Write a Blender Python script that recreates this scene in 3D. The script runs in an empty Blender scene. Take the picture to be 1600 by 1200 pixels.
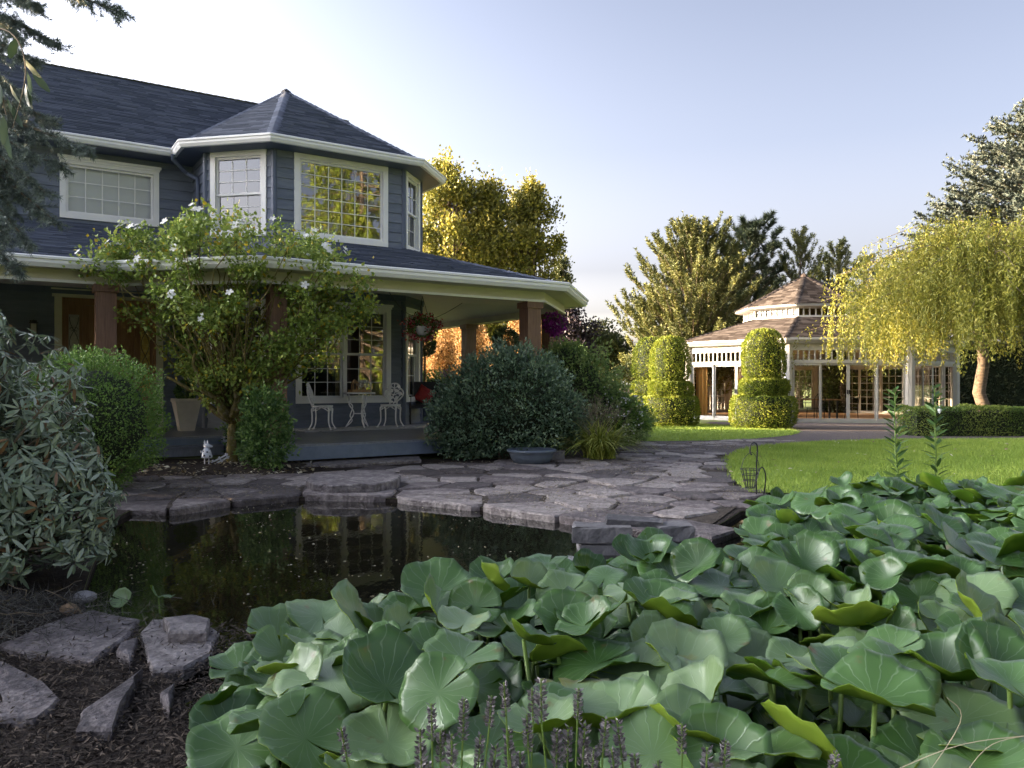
import bpy, math, random
import numpy as np
from mathutils import Vector, Matrix, Euler, noise

scene = bpy.context.scene
COL = scene.collection
rad = math.radians
CAMZ = 1.2
FPX = 1240.0            # focal length in photo pixels (photo 1600 wide)

# ---------------------------------------------------------------- camera
cam_d = bpy.data.cameras.new('camera')
cam = bpy.data.objects.new('camera', cam_d)
COL.objects.link(cam)
cam.location = (0, 0, CAMZ)
cam.rotation_euler = (rad(90), 0, 0)
cam_d.sensor_width = 36.0
cam_d.lens = 36.0 * FPX / 1600.0
cam_d.clip_start = 0.05
cam_d.clip_end = 3000
scene.camera = cam

# ---------------------------------------------------------------- sky, sun, exposure
SUN_EL = 10.0
SUN_AZ = -83.0          # degrees from +Y towards +X : the sun stands to the left
world = bpy.data.worlds.new('World')
scene.world = world
world.use_nodes = True
wn = world.node_tree.nodes
wl = world.node_tree.links
sky = wn.new('ShaderNodeTexSky')
sky.sky_type = 'NISHITA'
sky.sun_disc = False
sky.sun_elevation = rad(SUN_EL)
sky.sun_rotation = rad(SUN_AZ)
sky.altitude = 50
sky.air_density = 0.4
sky.dust_density = 10.0
sky.ozone_density = 1.2
wn['Background'].inputs['Strength'].default_value = 0.10
hsv = wn.new('ShaderNodeHueSaturation')          # white balance of the photograph, the same over the whole sky
hsv.inputs['Saturation'].default_value = 0.50
wb = wn.new('ShaderNodeMixRGB'); wb.blend_type = 'MULTIPLY'; wb.inputs[0].default_value = 1.0
wb.inputs[2].default_value = (1.06, 1.0, 0.97, 1)
wl.new(sky.outputs[0], hsv.inputs['Color'])
wl.new(hsv.outputs[0], wb.inputs[1])
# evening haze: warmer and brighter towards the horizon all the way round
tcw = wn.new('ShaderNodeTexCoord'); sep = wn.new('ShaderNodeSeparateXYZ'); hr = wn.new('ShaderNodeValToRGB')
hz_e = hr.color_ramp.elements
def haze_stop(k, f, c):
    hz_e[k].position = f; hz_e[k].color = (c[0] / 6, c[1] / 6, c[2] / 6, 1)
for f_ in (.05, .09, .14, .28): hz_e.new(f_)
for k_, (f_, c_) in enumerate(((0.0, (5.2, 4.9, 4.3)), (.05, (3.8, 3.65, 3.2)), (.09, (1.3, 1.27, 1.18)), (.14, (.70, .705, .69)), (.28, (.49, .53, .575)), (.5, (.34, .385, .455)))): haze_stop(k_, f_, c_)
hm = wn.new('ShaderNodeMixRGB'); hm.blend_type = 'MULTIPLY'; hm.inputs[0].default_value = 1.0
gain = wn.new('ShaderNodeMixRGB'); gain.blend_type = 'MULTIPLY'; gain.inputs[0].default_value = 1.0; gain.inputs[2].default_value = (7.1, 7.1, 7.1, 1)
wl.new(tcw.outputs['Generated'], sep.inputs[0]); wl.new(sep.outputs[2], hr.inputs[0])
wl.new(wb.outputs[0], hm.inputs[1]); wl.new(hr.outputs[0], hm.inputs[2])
# the glow falls off smoothly with the angle from the sun, as it does across the photograph
dv = wn.new('ShaderNodeVectorMath'); dv.operation = 'DOT_PRODUCT'
dv.inputs[1].default_value = (math.sin(rad(SUN_AZ)) * math.cos(rad(SUN_EL)), math.cos(rad(SUN_AZ)) * math.cos(rad(SUN_EL)), math.sin(rad(SUN_EL)))
ex = wn.new('ShaderNodeMath'); ex.operation = 'MULTIPLY'; ex.inputs[1].default_value = 0.34
ep = wn.new('ShaderNodeMath'); ep.operation = 'EXPONENT'
gl_ = wn.new('ShaderNodeVectorMath'); gl_.operation = 'SCALE'
wl.new(tcw.outputs['Generated'], dv.inputs[0]); wl.new(dv.outputs['Value'], ex.inputs[0]); wl.new(ex.outputs[0], ep.inputs[0])
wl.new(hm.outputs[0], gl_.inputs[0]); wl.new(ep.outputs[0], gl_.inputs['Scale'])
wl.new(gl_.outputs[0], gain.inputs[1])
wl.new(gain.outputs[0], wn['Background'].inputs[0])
sun_d = bpy.data.lights.new('sun', 'SUN')
sun_d.energy = 2.0
sun_d.angle = rad(0.5)
sun_d.color = (1.0, 0.72, 0.40)
sun = bpy.data.objects.new('sun', sun_d)
COL.objects.link(sun)
to_sun = Vector((math.sin(rad(SUN_AZ)) * math.cos(rad(SUN_EL)), math.cos(rad(SUN_AZ)) * math.cos(rad(SUN_EL)), math.sin(rad(SUN_EL))))
sun.rotation_euler = (-to_sun).to_track_quat('-Z', 'Y').to_euler()
sun.location = to_sun * 60
scene.view_settings.view_transform = 'Standard'
scene.view_settings.look = 'None'
scene.view_settings.gamma = 1.0
scene.view_settings.use_curve_mapping = False
scene.view_settings.exposure = 3.85
scene.render.engine = 'CYCLES'
scene.cycles.max_bounces = 8
scene.cycles.transparent_max_bounces = 12

# ---------------------------------------------------------------- positions read off the photograph
def P(px, py, d):
    return Vector(((px - 800) / FPX * d, d, CAMZ + (600 - py) / FPX * d))
def G(px, py, z=0.0):
    d = (CAMZ - z) * FPX / (py - 600)
    return Vector(((px - 800) / FPX * d, d, z))

# ---------------------------------------------------------------- object helpers
def tag(o, label=None, cat=None, group=None, kind=None):
    if label: o['label'] = label
    if cat: o['category'] = cat
    if group: o['group'] = group
    if kind: o['kind'] = kind
    return o
def thing(name, loc, label, cat, group=None):
    o = bpy.data.objects.new(name, None)
    o.empty_display_size = 0.2
    COL.objects.link(o)
    o.location = loc
    return tag(o, label, cat, group)
def origin(o):
    v = Vector((0, 0, 0))
    while o is not None:
        v = v + Vector(o.location)
        o = o.parent
    return v
def link(name, me, parent=None, loc=None):
    o = bpy.data.objects.new(name, me)
    COL.objects.link(o)
    if parent is not None: o.parent = parent
    if loc is not None: o.location = loc
    return o
def dup(o, parent=None):
    c = o.copy()
    COL.objects.link(c)
    c.parent = parent
    for ch in list(o.children): dup(ch, c)
    return c

class MB:
    """collects faces; build() links them as ONE mesh object"""
    def __init__(s, frame=None):
        s.v = []; s.f = []; s.m = []; s.fr = frame
    def pt(s, p):
        if s.fr is not None: p = s.fr(*p)
        s.v.append(tuple(p)); return len(s.v) - 1
    def face(s, pts, m=0):
        s.f.append([s.pt(p) for p in pts]); s.m.append(m)
    def box(s, x0, x1, y0, y1, z0, z1, m=0):
        i = [s.pt(p) for p in ((x0,y0,z0),(x1,y0,z0),(x1,y1,z0),(x0,y1,z0),(x0,y0,z1),(x1,y0,z1),(x1,y1,z1),(x0,y1,z1))]
        for q in ((0,3,2,1),(4,5,6,7),(0,1,5,4),(1,2,6,5),(2,3,7,6),(3,0,4,7)):
            s.f.append([i[k] for k in q]); s.m.append(m)
    def wedge(s, x0, x1, z0, z1, yb, yt, yback, m=0):
        i = [s.pt(p) for p in ((x0,yb,z0),(x1,yb,z0),(x1,yback,z0),(x0,yback,z0),(x0,yt,z1),(x1,yt,z1),(x1,yback,z1),(x0,yback,z1))]
        for q in ((0,3,2,1),(4,5,6,7),(0,1,5,4),(1,2,6,5),(2,3,7,6),(3,0,4,7)):
            s.f.append([i[k] for k in q]); s.m.append(m)
    def prism(s, poly, z0, z1, m=0):
        b = [s.pt((p[0], p[1], z0)) for p in poly]; t = [s.pt((p[0], p[1], z1)) for p in poly]
        n = len(poly)
        s.f.append(t); s.m.append(m); s.f.append(b[::-1]); s.m.append(m)
        for i in range(n):
            j = (i + 1) % n
            s.f.append([b[i], b[j], t[j], t[i]]); s.m.append(m)
    def rings(s, rings, m=0, cap=True, closed=False):
        idx = [[s.pt(p) for p in r] for r in rings]
        n = len(rings[0])
        k = len(idx)
        for a in range(k if closed else k - 1):
            r0, r1 = idx[a], idx[(a + 1) % k]
            for i in range(n):
                j = (i + 1) % n
                s.f.append([r0[i], r0[j], r1[j], r1[i]]); s.m.append(m)
        if cap and not closed:
            s.f.append(idx[0][::-1]); s.m.append(m); s.f.append(idx[-1]); s.m.append(m)
    def tube(s, pts, r, n=6, m=0, closed=False):
        pts = [Vector(p) for p in pts]
        k = len(pts)
        rr = r if hasattr(r, '__len__') else [r] * k
        out = []; ref = None
        for i in range(k):
            if closed: t = pts[(i + 1) % k] - pts[i - 1]
            elif i == 0: t = pts[1] - pts[0]
            elif i == k - 1: t = pts[-1] - pts[-2]
            else: t = pts[i + 1] - pts[i - 1]
            if t.length < 1e-9: t = Vector((0, 0, 1))
            t.normalize()
            if ref is None: ref = Vector((1, 0, 0)) if abs(t.x) < .8 else Vector((0, 1, 0))
            a = ref - t * ref.dot(t)
            if a.length < 1e-5: a = t.orthogonal()
            a.normalize(); b = t.cross(a); ref = a
            out.append([pts[i] + (a * math.cos(2*math.pi*q/n) + b * math.sin(2*math.pi*q/n)) * rr[i] for q in range(n)])
        s.rings(out, m, cap=not closed, closed=closed)
    def lathe(s, prof, n=16, c=(0, 0, 0), m=0, cap=True):
        out = []
        for r, z in prof:
            out.append([(c[0] + r * math.cos(2*math.pi*q/n), c[1] + r * math.sin(2*math.pi*q/n), c[2] + z) for q in range(n)])
        s.rings(out, m, cap)
    def sweep(s, path, prof, m=0, closed=False):
        """path: list of (x,y) ; prof: list of (outward offset, z). Outward = right-hand side of travel"""
        n = len(path); rs = []
        for i in range(n):
            p = Vector(path[i][:2])
            d0 = (Vector(path[i][:2]) - Vector(path[i-1][:2])) if (i > 0 or closed) else None
            d1 = (Vector(path[(i+1) % n][:2]) - p) if (i < n - 1 or closed) else None
            if d0 is None: d0 = d1
            if d1 is None: d1 = d0
            d0 = d0.normalized(); d1 = d1.normalized()
            n0 = Vector((d0.y, -d0.x)); n1 = Vector((d1.y, -d1.x))
            mm = n0 + n1
            mm.normalize()
            k = 1 / max(.35, mm.dot(n0))
            rs.append([(p.x + mm.x * k * o, p.y + mm.y * k * o, z) for o, z in prof])
        s.rings(rs, m, cap=not closed, closed=closed)
    def build(s, name, mats, parent=None, smooth=False, base=None):
        o0 = Vector(base) if base is not None else (origin(parent) if parent is not None else Vector((0, 0, 0)))
        me = bpy.data.meshes.new(name)
        me.from_pydata([(a - o0.x, b - o0.y, c - o0.z) for a, b, c in s.v], [], s.f)
        if not isinstance(mats, (list, tuple)): mats = [mats]
        for mt in mats: me.materials.append(mt)
        if any(s.m): me.polygons.foreach_set('material_index', s.m)
        if smooth: me.polygons.foreach_set('use_smooth', [True] * len(me.polygons))
        me.update()
        o = link(name, me, parent)
        if base is not None: o.location = base if parent is None else Vector(base) - origin(parent)
        return o

def np_mesh(name, verts, faces, mats, rnd=None, smooth=False, midx=None):
    """verts (N,3) array, faces (M,k) array of equal size k"""
    me = bpy.data.meshes.new(name)
    verts = np.ascontiguousarray(verts, dtype=np.float32); faces = np.ascontiguousarray(faces, dtype=np.int32)
    M, k = faces.shape
    me.vertices.add(len(verts)); me.vertices.foreach_set('co', verts.ravel())
    me.loops.add(M * k); me.loops.foreach_set('vertex_index', faces.ravel())
    me.polygons.add(M)
    me.polygons.foreach_set('loop_start', np.arange(0, M * k, k, dtype=np.int32))
    me.polygons.foreach_set('loop_total', np.full(M, k, dtype=np.int32))
    for mt in (mats if isinstance(mats, (list, tuple)) else [mats]): me.materials.append(mt)
    if midx is not None: me.polygons.foreach_set('material_index', np.ascontiguousarray(midx, dtype=np.int32))
    if smooth: me.polygons.foreach_set('use_smooth', np.ones(M, dtype=bool))
    me.update(calc_edges=True)
    if rnd is not None:
        at = me.attributes.new('rnd', 'FLOAT', 'FACE')
        at.data.foreach_set('value', np.ascontiguousarray(rnd, dtype=np.float32))
    return me

def nrm(a):
    return a / np.maximum(np.linalg.norm(a, axis=-1, keepdims=True), 1e-9)

LEAF_KITE = (np.array([[0,0,0],[.42,.5,.18],[1,0,0],[.42,-.5,.18]]), np.array([[0,2,1],[0,3,2]]))
LEAF_OVAL = (np.array([[0,0,0],[.3,.42,.12],[.72,.38,.10],[1,0,-.10],[.72,-.38,.10],[.3,-.42,.12],[.5,0,0.0]]),
             np.array([[0,6,1],[1,6,2],[2,6,3],[6,4,3],[6,5,4],[0,5,6]]))
LEAF_LONG = (np.array([[0,0,0],[.25,.40,.10],[.6,.5,.08],[.9,.25,-.08],[1,0,-.15],[.9,-.25,-.08],[.6,-.5,.08],[.25,-.40,.10],[.3,0,0],[.65,0,-.04]]),
             np.array([[0,8,1],[1,8,2],[8,9,2],[2,9,3],[9,4,3],[0,7,8],[7,6,8],[8,6,9],[6,5,9],[9,5,4]]))
NEEDLE = (np.array([[0,.5,0],[1,0,0],[0,-.5,0]]), np.array([[0,2,1]]))
TUFT = (np.array([[0,.5,0],[1,.1,0],[0,-.5,0],[.3,0,.5],[1,0,-.1],[.3,0,-.5]]), np.array([[0,2,1],[3,5,4]]))

def leaf_mesh(name, pos, dirs, L, W, mat, kind=LEAF_KITE, rng=None, rnd=None, up=None):
    rng = rng or np.random.default_rng(1)
    N = len(pos)
    d = nrm(np.asarray(dirs, float))
    u = rng.normal(size=(N, 3)) if up is None else np.asarray(up, float) + rng.normal(size=(N, 3)) * .35
    side = nrm(np.cross(u, d)); n = np.cross(d, side)
    tv, tf = kind
    k = len(tv)
    L = np.broadcast_to(np.asarray(L, float), (N,)); W = np.broadcast_to(np.asarray(W, float), (N,))
    V = (pos[:, None, :] + d[:, None, :] * (tv[None, :, 0] * L[:, None])[..., None]
         + side[:, None, :] * (tv[None, :, 1] * W[:, None])[..., None]
         + n[:, None, :] * (tv[None, :, 2] * W[:, None])[..., None])
    F = tf[None] + (np.arange(N) * k)[:, None, None]
    if rnd is None: rnd = rng.random(N)
    return np_mesh(name, V.reshape(-1, 3), F.reshape(-1, 3), mat, np.repeat(rnd, len(tf)))

def leaf_obj(name, pos, dirs, L, W, mat, parent, **kw):
    pos = np.asarray(pos, float)
    o0 = np.array(origin(parent)) if parent is not None else 0
    return link(name, leaf_mesh(name, pos - o0, dirs, L, W, mat, **kw), parent)

def lump_noise(p, s):
    return noise.noise(Vector(p) * s)

# ---------------------------------------------------------------- materials
def nodes(name):
    m = bpy.data.materials.new(name); m.use_nodes = True
    nt = m.node_tree
    return m, nt, nt.nodes, nt.links, nt.nodes['Principled BSDF']
def c4(c): return (c[0], c[1], c[2], 1)
def pm(name, c1, c2=None, scale=6.0, rough=.6, bump=0.0, bscale=60.0, spec=.4, metallic=0.0, stretch=(1,1,1), c3=None, coat=0.0, rnd=0.0, detail=6, mottle=0):
    m, nt, N, Lk, b = nodes(name)
    b.inputs['Roughness'].default_value = rough
    b.inputs['Specular IOR Level'].default_value = spec
    b.inputs['Metallic'].default_value = metallic
    if coat: b.inputs['Coat Weight'].default_value = coat
    if c2 is None:
        b.inputs['Base Color'].default_value = c4(c1)
    tc = N.new('ShaderNodeTexCoord'); mp = N.new('ShaderNodeMapping')
    mp.inputs['Scale'].default_value = stretch
    Lk.new(tc.outputs['Object'], mp.inputs['Vector'])
    if c2 is not None:
        nz = N.new('ShaderNodeTexNoise'); nz.inputs['Scale'].default_value = scale; nz.inputs['Detail'].default_value = detail
        nz.inputs['Roughness'].default_value = .72
        Lk.new(mp.outputs[0], nz.inputs['Vector'])
        cr = N.new('ShaderNodeValToRGB')
        cr.color_ramp.elements[0].position = .32; cr.color_ramp.elements[0].color = c4(c1)
        cr.color_ramp.elements[1].position = .68; cr.color_ramp.elements[1].color = c4(c2)
        if c3 is not None:
            e = cr.color_ramp.elements.new(.5); e.color = c4(c3)
        src = nz.outputs[0]
        if rnd:
            oi = N.new('ShaderNodeObjectInfo'); ma = N.new('ShaderNodeMath'); ma.operation = 'MULTIPLY_ADD'
            ma.inputs[1].default_value = rnd; Lk.new(oi.outputs['Random'], ma.inputs[0])
            sb = N.new('ShaderNodeMath'); sb.operation = 'SUBTRACT'; sb.inputs[1].default_value = rnd / 2
            Lk.new(nz.outputs[0], sb.inputs[0]); Lk.new(sb.outputs[0], ma.inputs[2]); src = ma.outputs[0]
        Lk.new(src, cr.inputs[0])
        if mottle:
            n2 = N.new('ShaderNodeTexNoise'); n2.inputs['Scale'].default_value = mottle; n2.inputs['Detail'].default_value = 8; n2.inputs['Roughness'].default_value = .8
            Lk.new(mp.outputs[0], n2.inputs['Vector'])
            r2 = N.new('ShaderNodeValToRGB'); r2.color_ramp.elements[0].position = .36; r2.color_ramp.elements[0].color = (.42,.40,.40,1); r2.color_ramp.elements[1].position = .62; r2.color_ramp.elements[1].color = (1.0,1.0,1.0,1)
            Lk.new(n2.outputs[0], r2.inputs[0])
            mm = N.new('ShaderNodeMixRGB'); mm.blend_type = 'MULTIPLY'; mm.inputs[0].default_value = 1.0
            Lk.new(cr.outputs[0], mm.inputs[1]); Lk.new(r2.outputs[0], mm.inputs[2]); Lk.new(mm.outputs[0], b.inputs['Base Color'])
        else: Lk.new(cr.outputs[0], b.inputs['Base Color'])
    if bump:
        nb = N.new('ShaderNodeTexNoise'); nb.inputs['Scale'].default_value = bscale; nb.inputs['Detail'].default_value = 5
        Lk.new(mp.outputs[0], nb.inputs['Vector'])
        bp = N.new('ShaderNodeBump'); bp.inputs['Strength'].default_value = bump; bp.inputs['Distance'].default_value = .03 if mottle else .02
        Lk.new(nb.outputs[0], bp.inputs['Height']); Lk.new(bp.outputs[0], b.inputs['Normal'])
    return m
def fol(name, dark, mid, light, trans=.3, rough=.5, spec=.35, extra=None, tint=None):
    """leaf material: colour by the leaf's own random value, part of the light passes through"""
    m, nt, N, Lk, b = nodes(name)
    at = N.new('ShaderNodeAttribute'); at.attribute_name = 'rnd'
    cr = N.new('ShaderNodeValToRGB')
    e = cr.color_ramp.elements
    e[0].position = .05; e[0].color = c4(dark); e[1].position = .9; e[1].color = c4(light)
    x = e.new(.5); x.color = c4(mid)
    if extra is not None:
        x = e.new(.93); x.color = c4(light); x = e.new(.95); x.color = c4(extra)
    Lk.new(at.outputs['Fac'], cr.inputs[0])
    Lk.new(cr.outputs[0], b.inputs['Base Color'])
    b.inputs['Roughness'].default_value = rough
    b.inputs['Specular IOR Level'].default_value = spec
    if trans:
        tr = N.new('ShaderNodeBsdfTranslucent'); mx = N.new('ShaderNodeMixShader')
        mx.inputs[0].default_value = trans
        Lk.new(cr.outputs[0], tr.inputs['Color'])
        Lk.new(b.outputs[0], mx.inputs[1]); Lk.new(tr.outputs[0], mx.inputs[2])
        Lk.new(mx.outputs[0], N['Material Output'].inputs['Surface'])
    return m

M = {}
M['siding'] = pm('navy_siding', (.105,.128,.175), (.16,.185,.24), 3, .55, .2, 40, .35, stretch=(1,1,6), rnd=.25)
M['navytrim'] = pm('navy_trim', (.08,.10,.155), (.10,.125,.185), 3, .5)
M['white'] = pm('white_paint', (.74,.75,.76), (.82,.82,.81), 3, .45, .03, 30)
M['offwhite'] = pm('off_white_paint', (.40,.39,.37), (.48,.465,.44), 3, .5, .03, 30)
M['cream'] = pm('cream_paint', (.56,.54,.40), (.62,.60,.46), 2, .55, .05, 30)
M['ceiling'] = pm('porch_ceiling', (.66,.62,.56), (.74,.70,.64), 2, .6, .1, 20, stretch=(1,8,1))
M['cedar'] = pm('cedar_post', (.12,.064,.042), (.23,.125,.082), 5, .5, .3, 30, stretch=(8,8,.6))
M['oak'] = pm('door_oak', (.19,.095,.045), (.33,.18,.09), 5, .45, .2, 30, stretch=(8,8,.5))
M['shingle'] = pm('dark_shingle', (.018,.022,.034), (.060,.066,.088), 2.6, .85, .5, 180, .25, detail=10)
M['shingle_tan'] = pm('tan_shingle', (.06,.045,.04), (.10,.08,.07), 3.5, .9, .5, 150, .05, detail=9)
M['deck'] = pm('deck_board', (.13,.138,.155), (.21,.22,.245), 5, .3, .15, 30, .5, stretch=(1,6,1), rnd=.3)
M['skirt'] = pm('deck_skirt', (.10,.13,.18), (.15,.185,.24), 3, .5, .1, 30)
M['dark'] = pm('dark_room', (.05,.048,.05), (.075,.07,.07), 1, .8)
M['floorwood'] = pm('floor_wood', (.36,.2,.1), (.5,.3,.16), 4, .35, stretch=(.5,6,1))
M['black'] = pm('black_iron', (.014,.014,.016), (.03,.03,.032), 20, .45, .1)
M['whitemetal'] = pm('white_cast_metal', (.74,.75,.78), (.8,.81,.83), 30, .4, .1)
M['stone'] = pm('flagstone', (.105,.086,.083), (.41,.36,.33), 2.4, .66, 1.0, 30, .5, c3=(.235,.197,.19), rnd=.55, detail=12, mottle=9)
M['rimstone'] = pm('rim_stone', (.085,.074,.076), (.34,.305,.29), 3.0, .7, 1.0, 24, .45, c3=(.19,.165,.165), rnd=.4, detail=12, mottle=12)
M['rock'] = pm('block_stone', (.065,.062,.066), (.21,.2,.2), 7, .75, .8, 30, .4, rnd=.3, detail=10)
M['soil'] = pm('soil', (.014,.010,.008), (.055,.042,.033), 9, .95, 1.0, 40, .2, detail=12)
M['patiobase'] = pm('patio_joint_soil', (.03,.024,.02), (.11,.09,.07), 7, .95, .8, 60, .2, detail=12)
M['gravel'] = pm('gravel', (.075,.062,.062), (.20,.17,.165), 30, .9, 1.0, 80, .2, detail=12)
M['lawnbase'] = pm('lawn_base', (.15,.24,.035), (.27,.36,.07), 1.3, .9, .6, 90, .2, detail=12)
M['field'] = pm('field', (.13,.19,.05), (.24,.26,.10), .15, .95, .3, 5, .2, detail=12)
M['bark'] = pm('bark', (.07,.05,.035), (.22,.17,.125), 9, .9, 1.0, 25, .2, stretch=(3,3,.7), detail=10)
M['moss_bark'] = pm('mossy_bark', (.08,.06,.03), (.26,.21,.14), 9, .9, 1.0, 25, .2, c3=(.13,.11,.03), detail=10)
M['birch'] = pm('pale_bark', (.06,.045,.035), (.24,.185,.14), 6, .8, .7, 25, .2, stretch=(1,1,3))
M['terracream'] = pm('cream_planter', (.40,.36,.31), (.50,.46,.40), 4, .7, .2, 60)
M['bluepot'] = pm('blue_grey_tub', (.08,.10,.13), (.14,.17,.21), 4, .5)
M['plastic_white'] = pm('white_pot', (.6,.62,.66), (.7,.71,.74), 4, .5)
M['brownwood'] = pm('tray_wood', (.28,.17,.08), (.42,.27,.14), 6, .6, .1, 40, stretch=(1,6,1))
M['red'] = pm('red_fabric', (.30,.03,.03), (.40,.05,.045), 12, .8)
M['blind'] = pm('white_blind', (.78,.80,.81), (.82,.84,.85), 2, .7)
M['curtain'] = pm('curtain', (.48,.42,.3), (.58,.52,.4), 3, .8, .3, 10, stretch=(8,8,.3))
M['goldcurtain'] = pm('gold_curtain', (.46,.24,.06), (.6,.34,.1), 3, .8, .3, 10, stretch=(8,8,.3))
M['gold_glass'] = pm('leaded_glass', (.42,.27,.05), (.60,.46,.16), 14, .15, .3, 25, .6)
M['grey_glass'] = pm('leaded_grey_glass', (.32,.29,.22), (.45,.41,.32), 14, .15, .3, 25, .6)
M['fence'] = pm('weathered_fence', (.22,.18,.14), (.33,.27,.21), 4, .85)
M['greyroof'] = pm('far_roof', (.20,.20,.21), (.28,.28,.29), 3, .8)
def rug_mat():
    m, nt, N, Lk, b = nodes('grey_rug')
    tc = N.new('ShaderNodeTexCoord'); vo = N.new('ShaderNodeTexVoronoi'); vo.inputs['Scale'].default_value = 9; vo.distance = 'MANHATTAN'
    Lk.new(tc.outputs['Object'], vo.inputs['Vector'])
    cr = N.new('ShaderNodeValToRGB'); cr.color_ramp.elements[0].color = (.12,.13,.15,1); cr.color_ramp.elements[1].color = (.5,.5,.5,1)
    cr.color_ramp.elements[0].position = .2; cr.color_ramp.elements[1].position = .5
    Lk.new(vo.outputs['Distance'], cr.inputs[0]); Lk.new(cr.outputs[0], b.inputs['Base Color']); b.inputs['Roughness'].default_value = .95
    return m
M['rug'] = rug_mat()
def glass_mat(name, refl, tint, base=.0, rough=.0, wav=.0):
    m, nt, N, Lk, b = nodes(name)
    N.remove(b)
    gl = N.new('ShaderNodeBsdfGlossy'); gl.inputs['Roughness'].default_value = rough; gl.inputs['Color'].default_value = (.95,.97,1,1)
    tr = N.new('ShaderNodeBsdfTransparent'); tr.inputs['Color'].default_value = c4(tint)
    fr = N.new('ShaderNodeFresnel'); fr.inputs['IOR'].default_value = refl
    if wav:
        tc = N.new('ShaderNodeTexCoord'); nz = N.new('ShaderNodeTexNoise'); nz.inputs['Scale'].default_value = 2.2; nz.inputs['Detail'].default_value = 1
        bp = N.new('ShaderNodeBump'); bp.inputs['Strength'].default_value = wav; bp.inputs['Distance'].default_value = .02
        Lk.new(tc.outputs['Object'], nz.inputs['Vector']); Lk.new(nz.outputs[0], bp.inputs['Height']); Lk.new(bp.outputs[0], gl.inputs['Normal'])
    mx = N.new('ShaderNodeMixShader')
    Lk.new(fr.outputs[0], mx.inputs[0]); Lk.new(tr.outputs[0], mx.inputs[1]); Lk.new(gl.outputs[0], mx.inputs[2])
    Lk.new(mx.outputs[0], N['Material Output'].inputs['Surface'])
    return m
M['glass'] = glass_mat('window_glass', 2.5, (.85,.87,.88), wav=.025)
M['softglass'] = glass_mat('blind_window_glass', 1.3, (.95,.96,.97))
M['gazeboglass'] = glass_mat('door_glass', 1.4, (.97,.97,.96))
def water_mat():
    m, nt, N, Lk, b = nodes('pond_water')
    b.inputs['Base Color'].default_value = (.009,.008,.005,1)
    b.inputs['Roughness'].default_value = .03
    b.inputs['IOR'].default_value = 1.75
    b.inputs['Specular IOR Level'].default_value = .6
    tc = N.new('ShaderNodeTexCoord'); mp = N.new('ShaderNodeMapping'); mp.inputs['Scale'].default_value = (1, .45, 1)
    nz = N.new('ShaderNodeTexNoise'); nz.inputs['Scale'].default_value = 9; nz.inputs['Detail'].default_value = 3
    bp = N.new('ShaderNodeBump'); bp.inputs['Strength'].default_value = .03; bp.inputs['Distance'].default_value = .04
    Lk.new(tc.outputs['Object'], mp.inputs[0]); Lk.new(mp.outputs[0], nz.inputs['Vector']); Lk.new(nz.outputs[0], bp.inputs['Height'])
    Lk.new(bp.outputs[0], b.inputs['Normal'])
    return m
M['water'] = water_mat()
# foliage
M['f_hib'] = fol('hibiscus_leaf', (.10,.16,.03), (.21,.29,.055), (.36,.42,.09), .35, .45, extra=(.48,.36,.03))
M['f_box'] = fol('boxwood_leaf', (.08,.155,.034), (.14,.25,.05), (.27,.40,.09), .3, .4)
M['f_dkrhodo'] = fol('dark_shrub_leaf', (.04,.08,.04), (.09,.155,.085), (.22,.30,.175), .15, .35, .6)
M['f_shrub'] = fol('mid_shrub_leaf', (.075,.135,.04), (.15,.24,.07), (.28,.36,.12), .3, .5)
M['f_porch'] = fol('porch_shrub_leaf', (.04,.09,.026), (.085,.165,.045), (.17,.27,.075), .3, .4)
M['f_gold'] = fol('golden_cypress', (.075,.115,.012), (.17,.22,.022), (.33,.35,.045), .25, .6)
M['f_poplar'] = fol('poplar_leaf', (.10,.115,.024), (.22,.215,.04), (.40,.345,.07), .3, .5)
M['f_pine'] = fol('pine_needle', (.055,.07,.022), (.12,.132,.038), (.245,.235,.07), .15, .6)
M['f_pinedark'] = fol('dark_pine_needle', (.022,.038,.02), (.05,.07,.034), (.10,.11,.055), .15, .6)
M['f_bspruce'] = fol('blue_spruce_needle', (.032,.046,.036), (.07,.088,.068), (.14,.15,.115), .1, .6)
M['f_nspruce'] = fol('near_spruce_needle', (.07,.095,.085), (.15,.185,.17), (.27,.32,.30), .1, .5)
M['f_weep'] = fol('weeping_leaf', (.11,.13,.02), (.21,.215,.032), (.345,.32,.055), .35, .5)
M['f_hedge'] = fol('clipped_hedge_leaf', (.06,.11,.02), (.12,.185,.032), (.23,.28,.055), .25, .5)
M['f_tan'] = fol('rusty_hedge', (.26,.15,.06), (.45,.28,.12), (.60,.40,.20), .25, .7)
M['f_plum'] = fol('plum_leaf', (.02,.016,.022), (.04,.03,.04), (.07,.05,.06), .2, .5)
M['f_far'] = fol('far_tree_leaf', (.04,.06,.025), (.08,.10,.04), (.15,.15,.06), .2, .6)
M['f_rhodo'] = None
M['f_grass'] = fol('grass_blade', (.17,.26,.04), (.27,.37,.06), (.38,.46,.09), .3, .6)
M['f_strap'] = fol('strap_leaf', (.16,.21,.03), (.32,.36,.06), (.48,.50,.12), .3, .45)
M['f_dry'] = fol('dry_stalk', (.10,.08,.05), (.22,.18,.12), (.36,.31,.22), .2, .7)
M['f_heather'] = fol('dry_heather', (.035,.035,.03), (.085,.08,.07), (.16,.15,.13), .1, .8)
M['f_petal'] = fol('white_petal', (.62,.63,.62), (.72,.72,.70), (.80,.80,.78), .25, .6)
M['f_red'] = fol('red_petal', (.25,.015,.03), (.42,.03,.06), (.6,.35,.36), .25, .6)
M['f_purple'] = fol('purple_petal', (.14,.012,.14), (.26,.02,.25), (.38,.06,.36), .25, .6)
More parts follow.
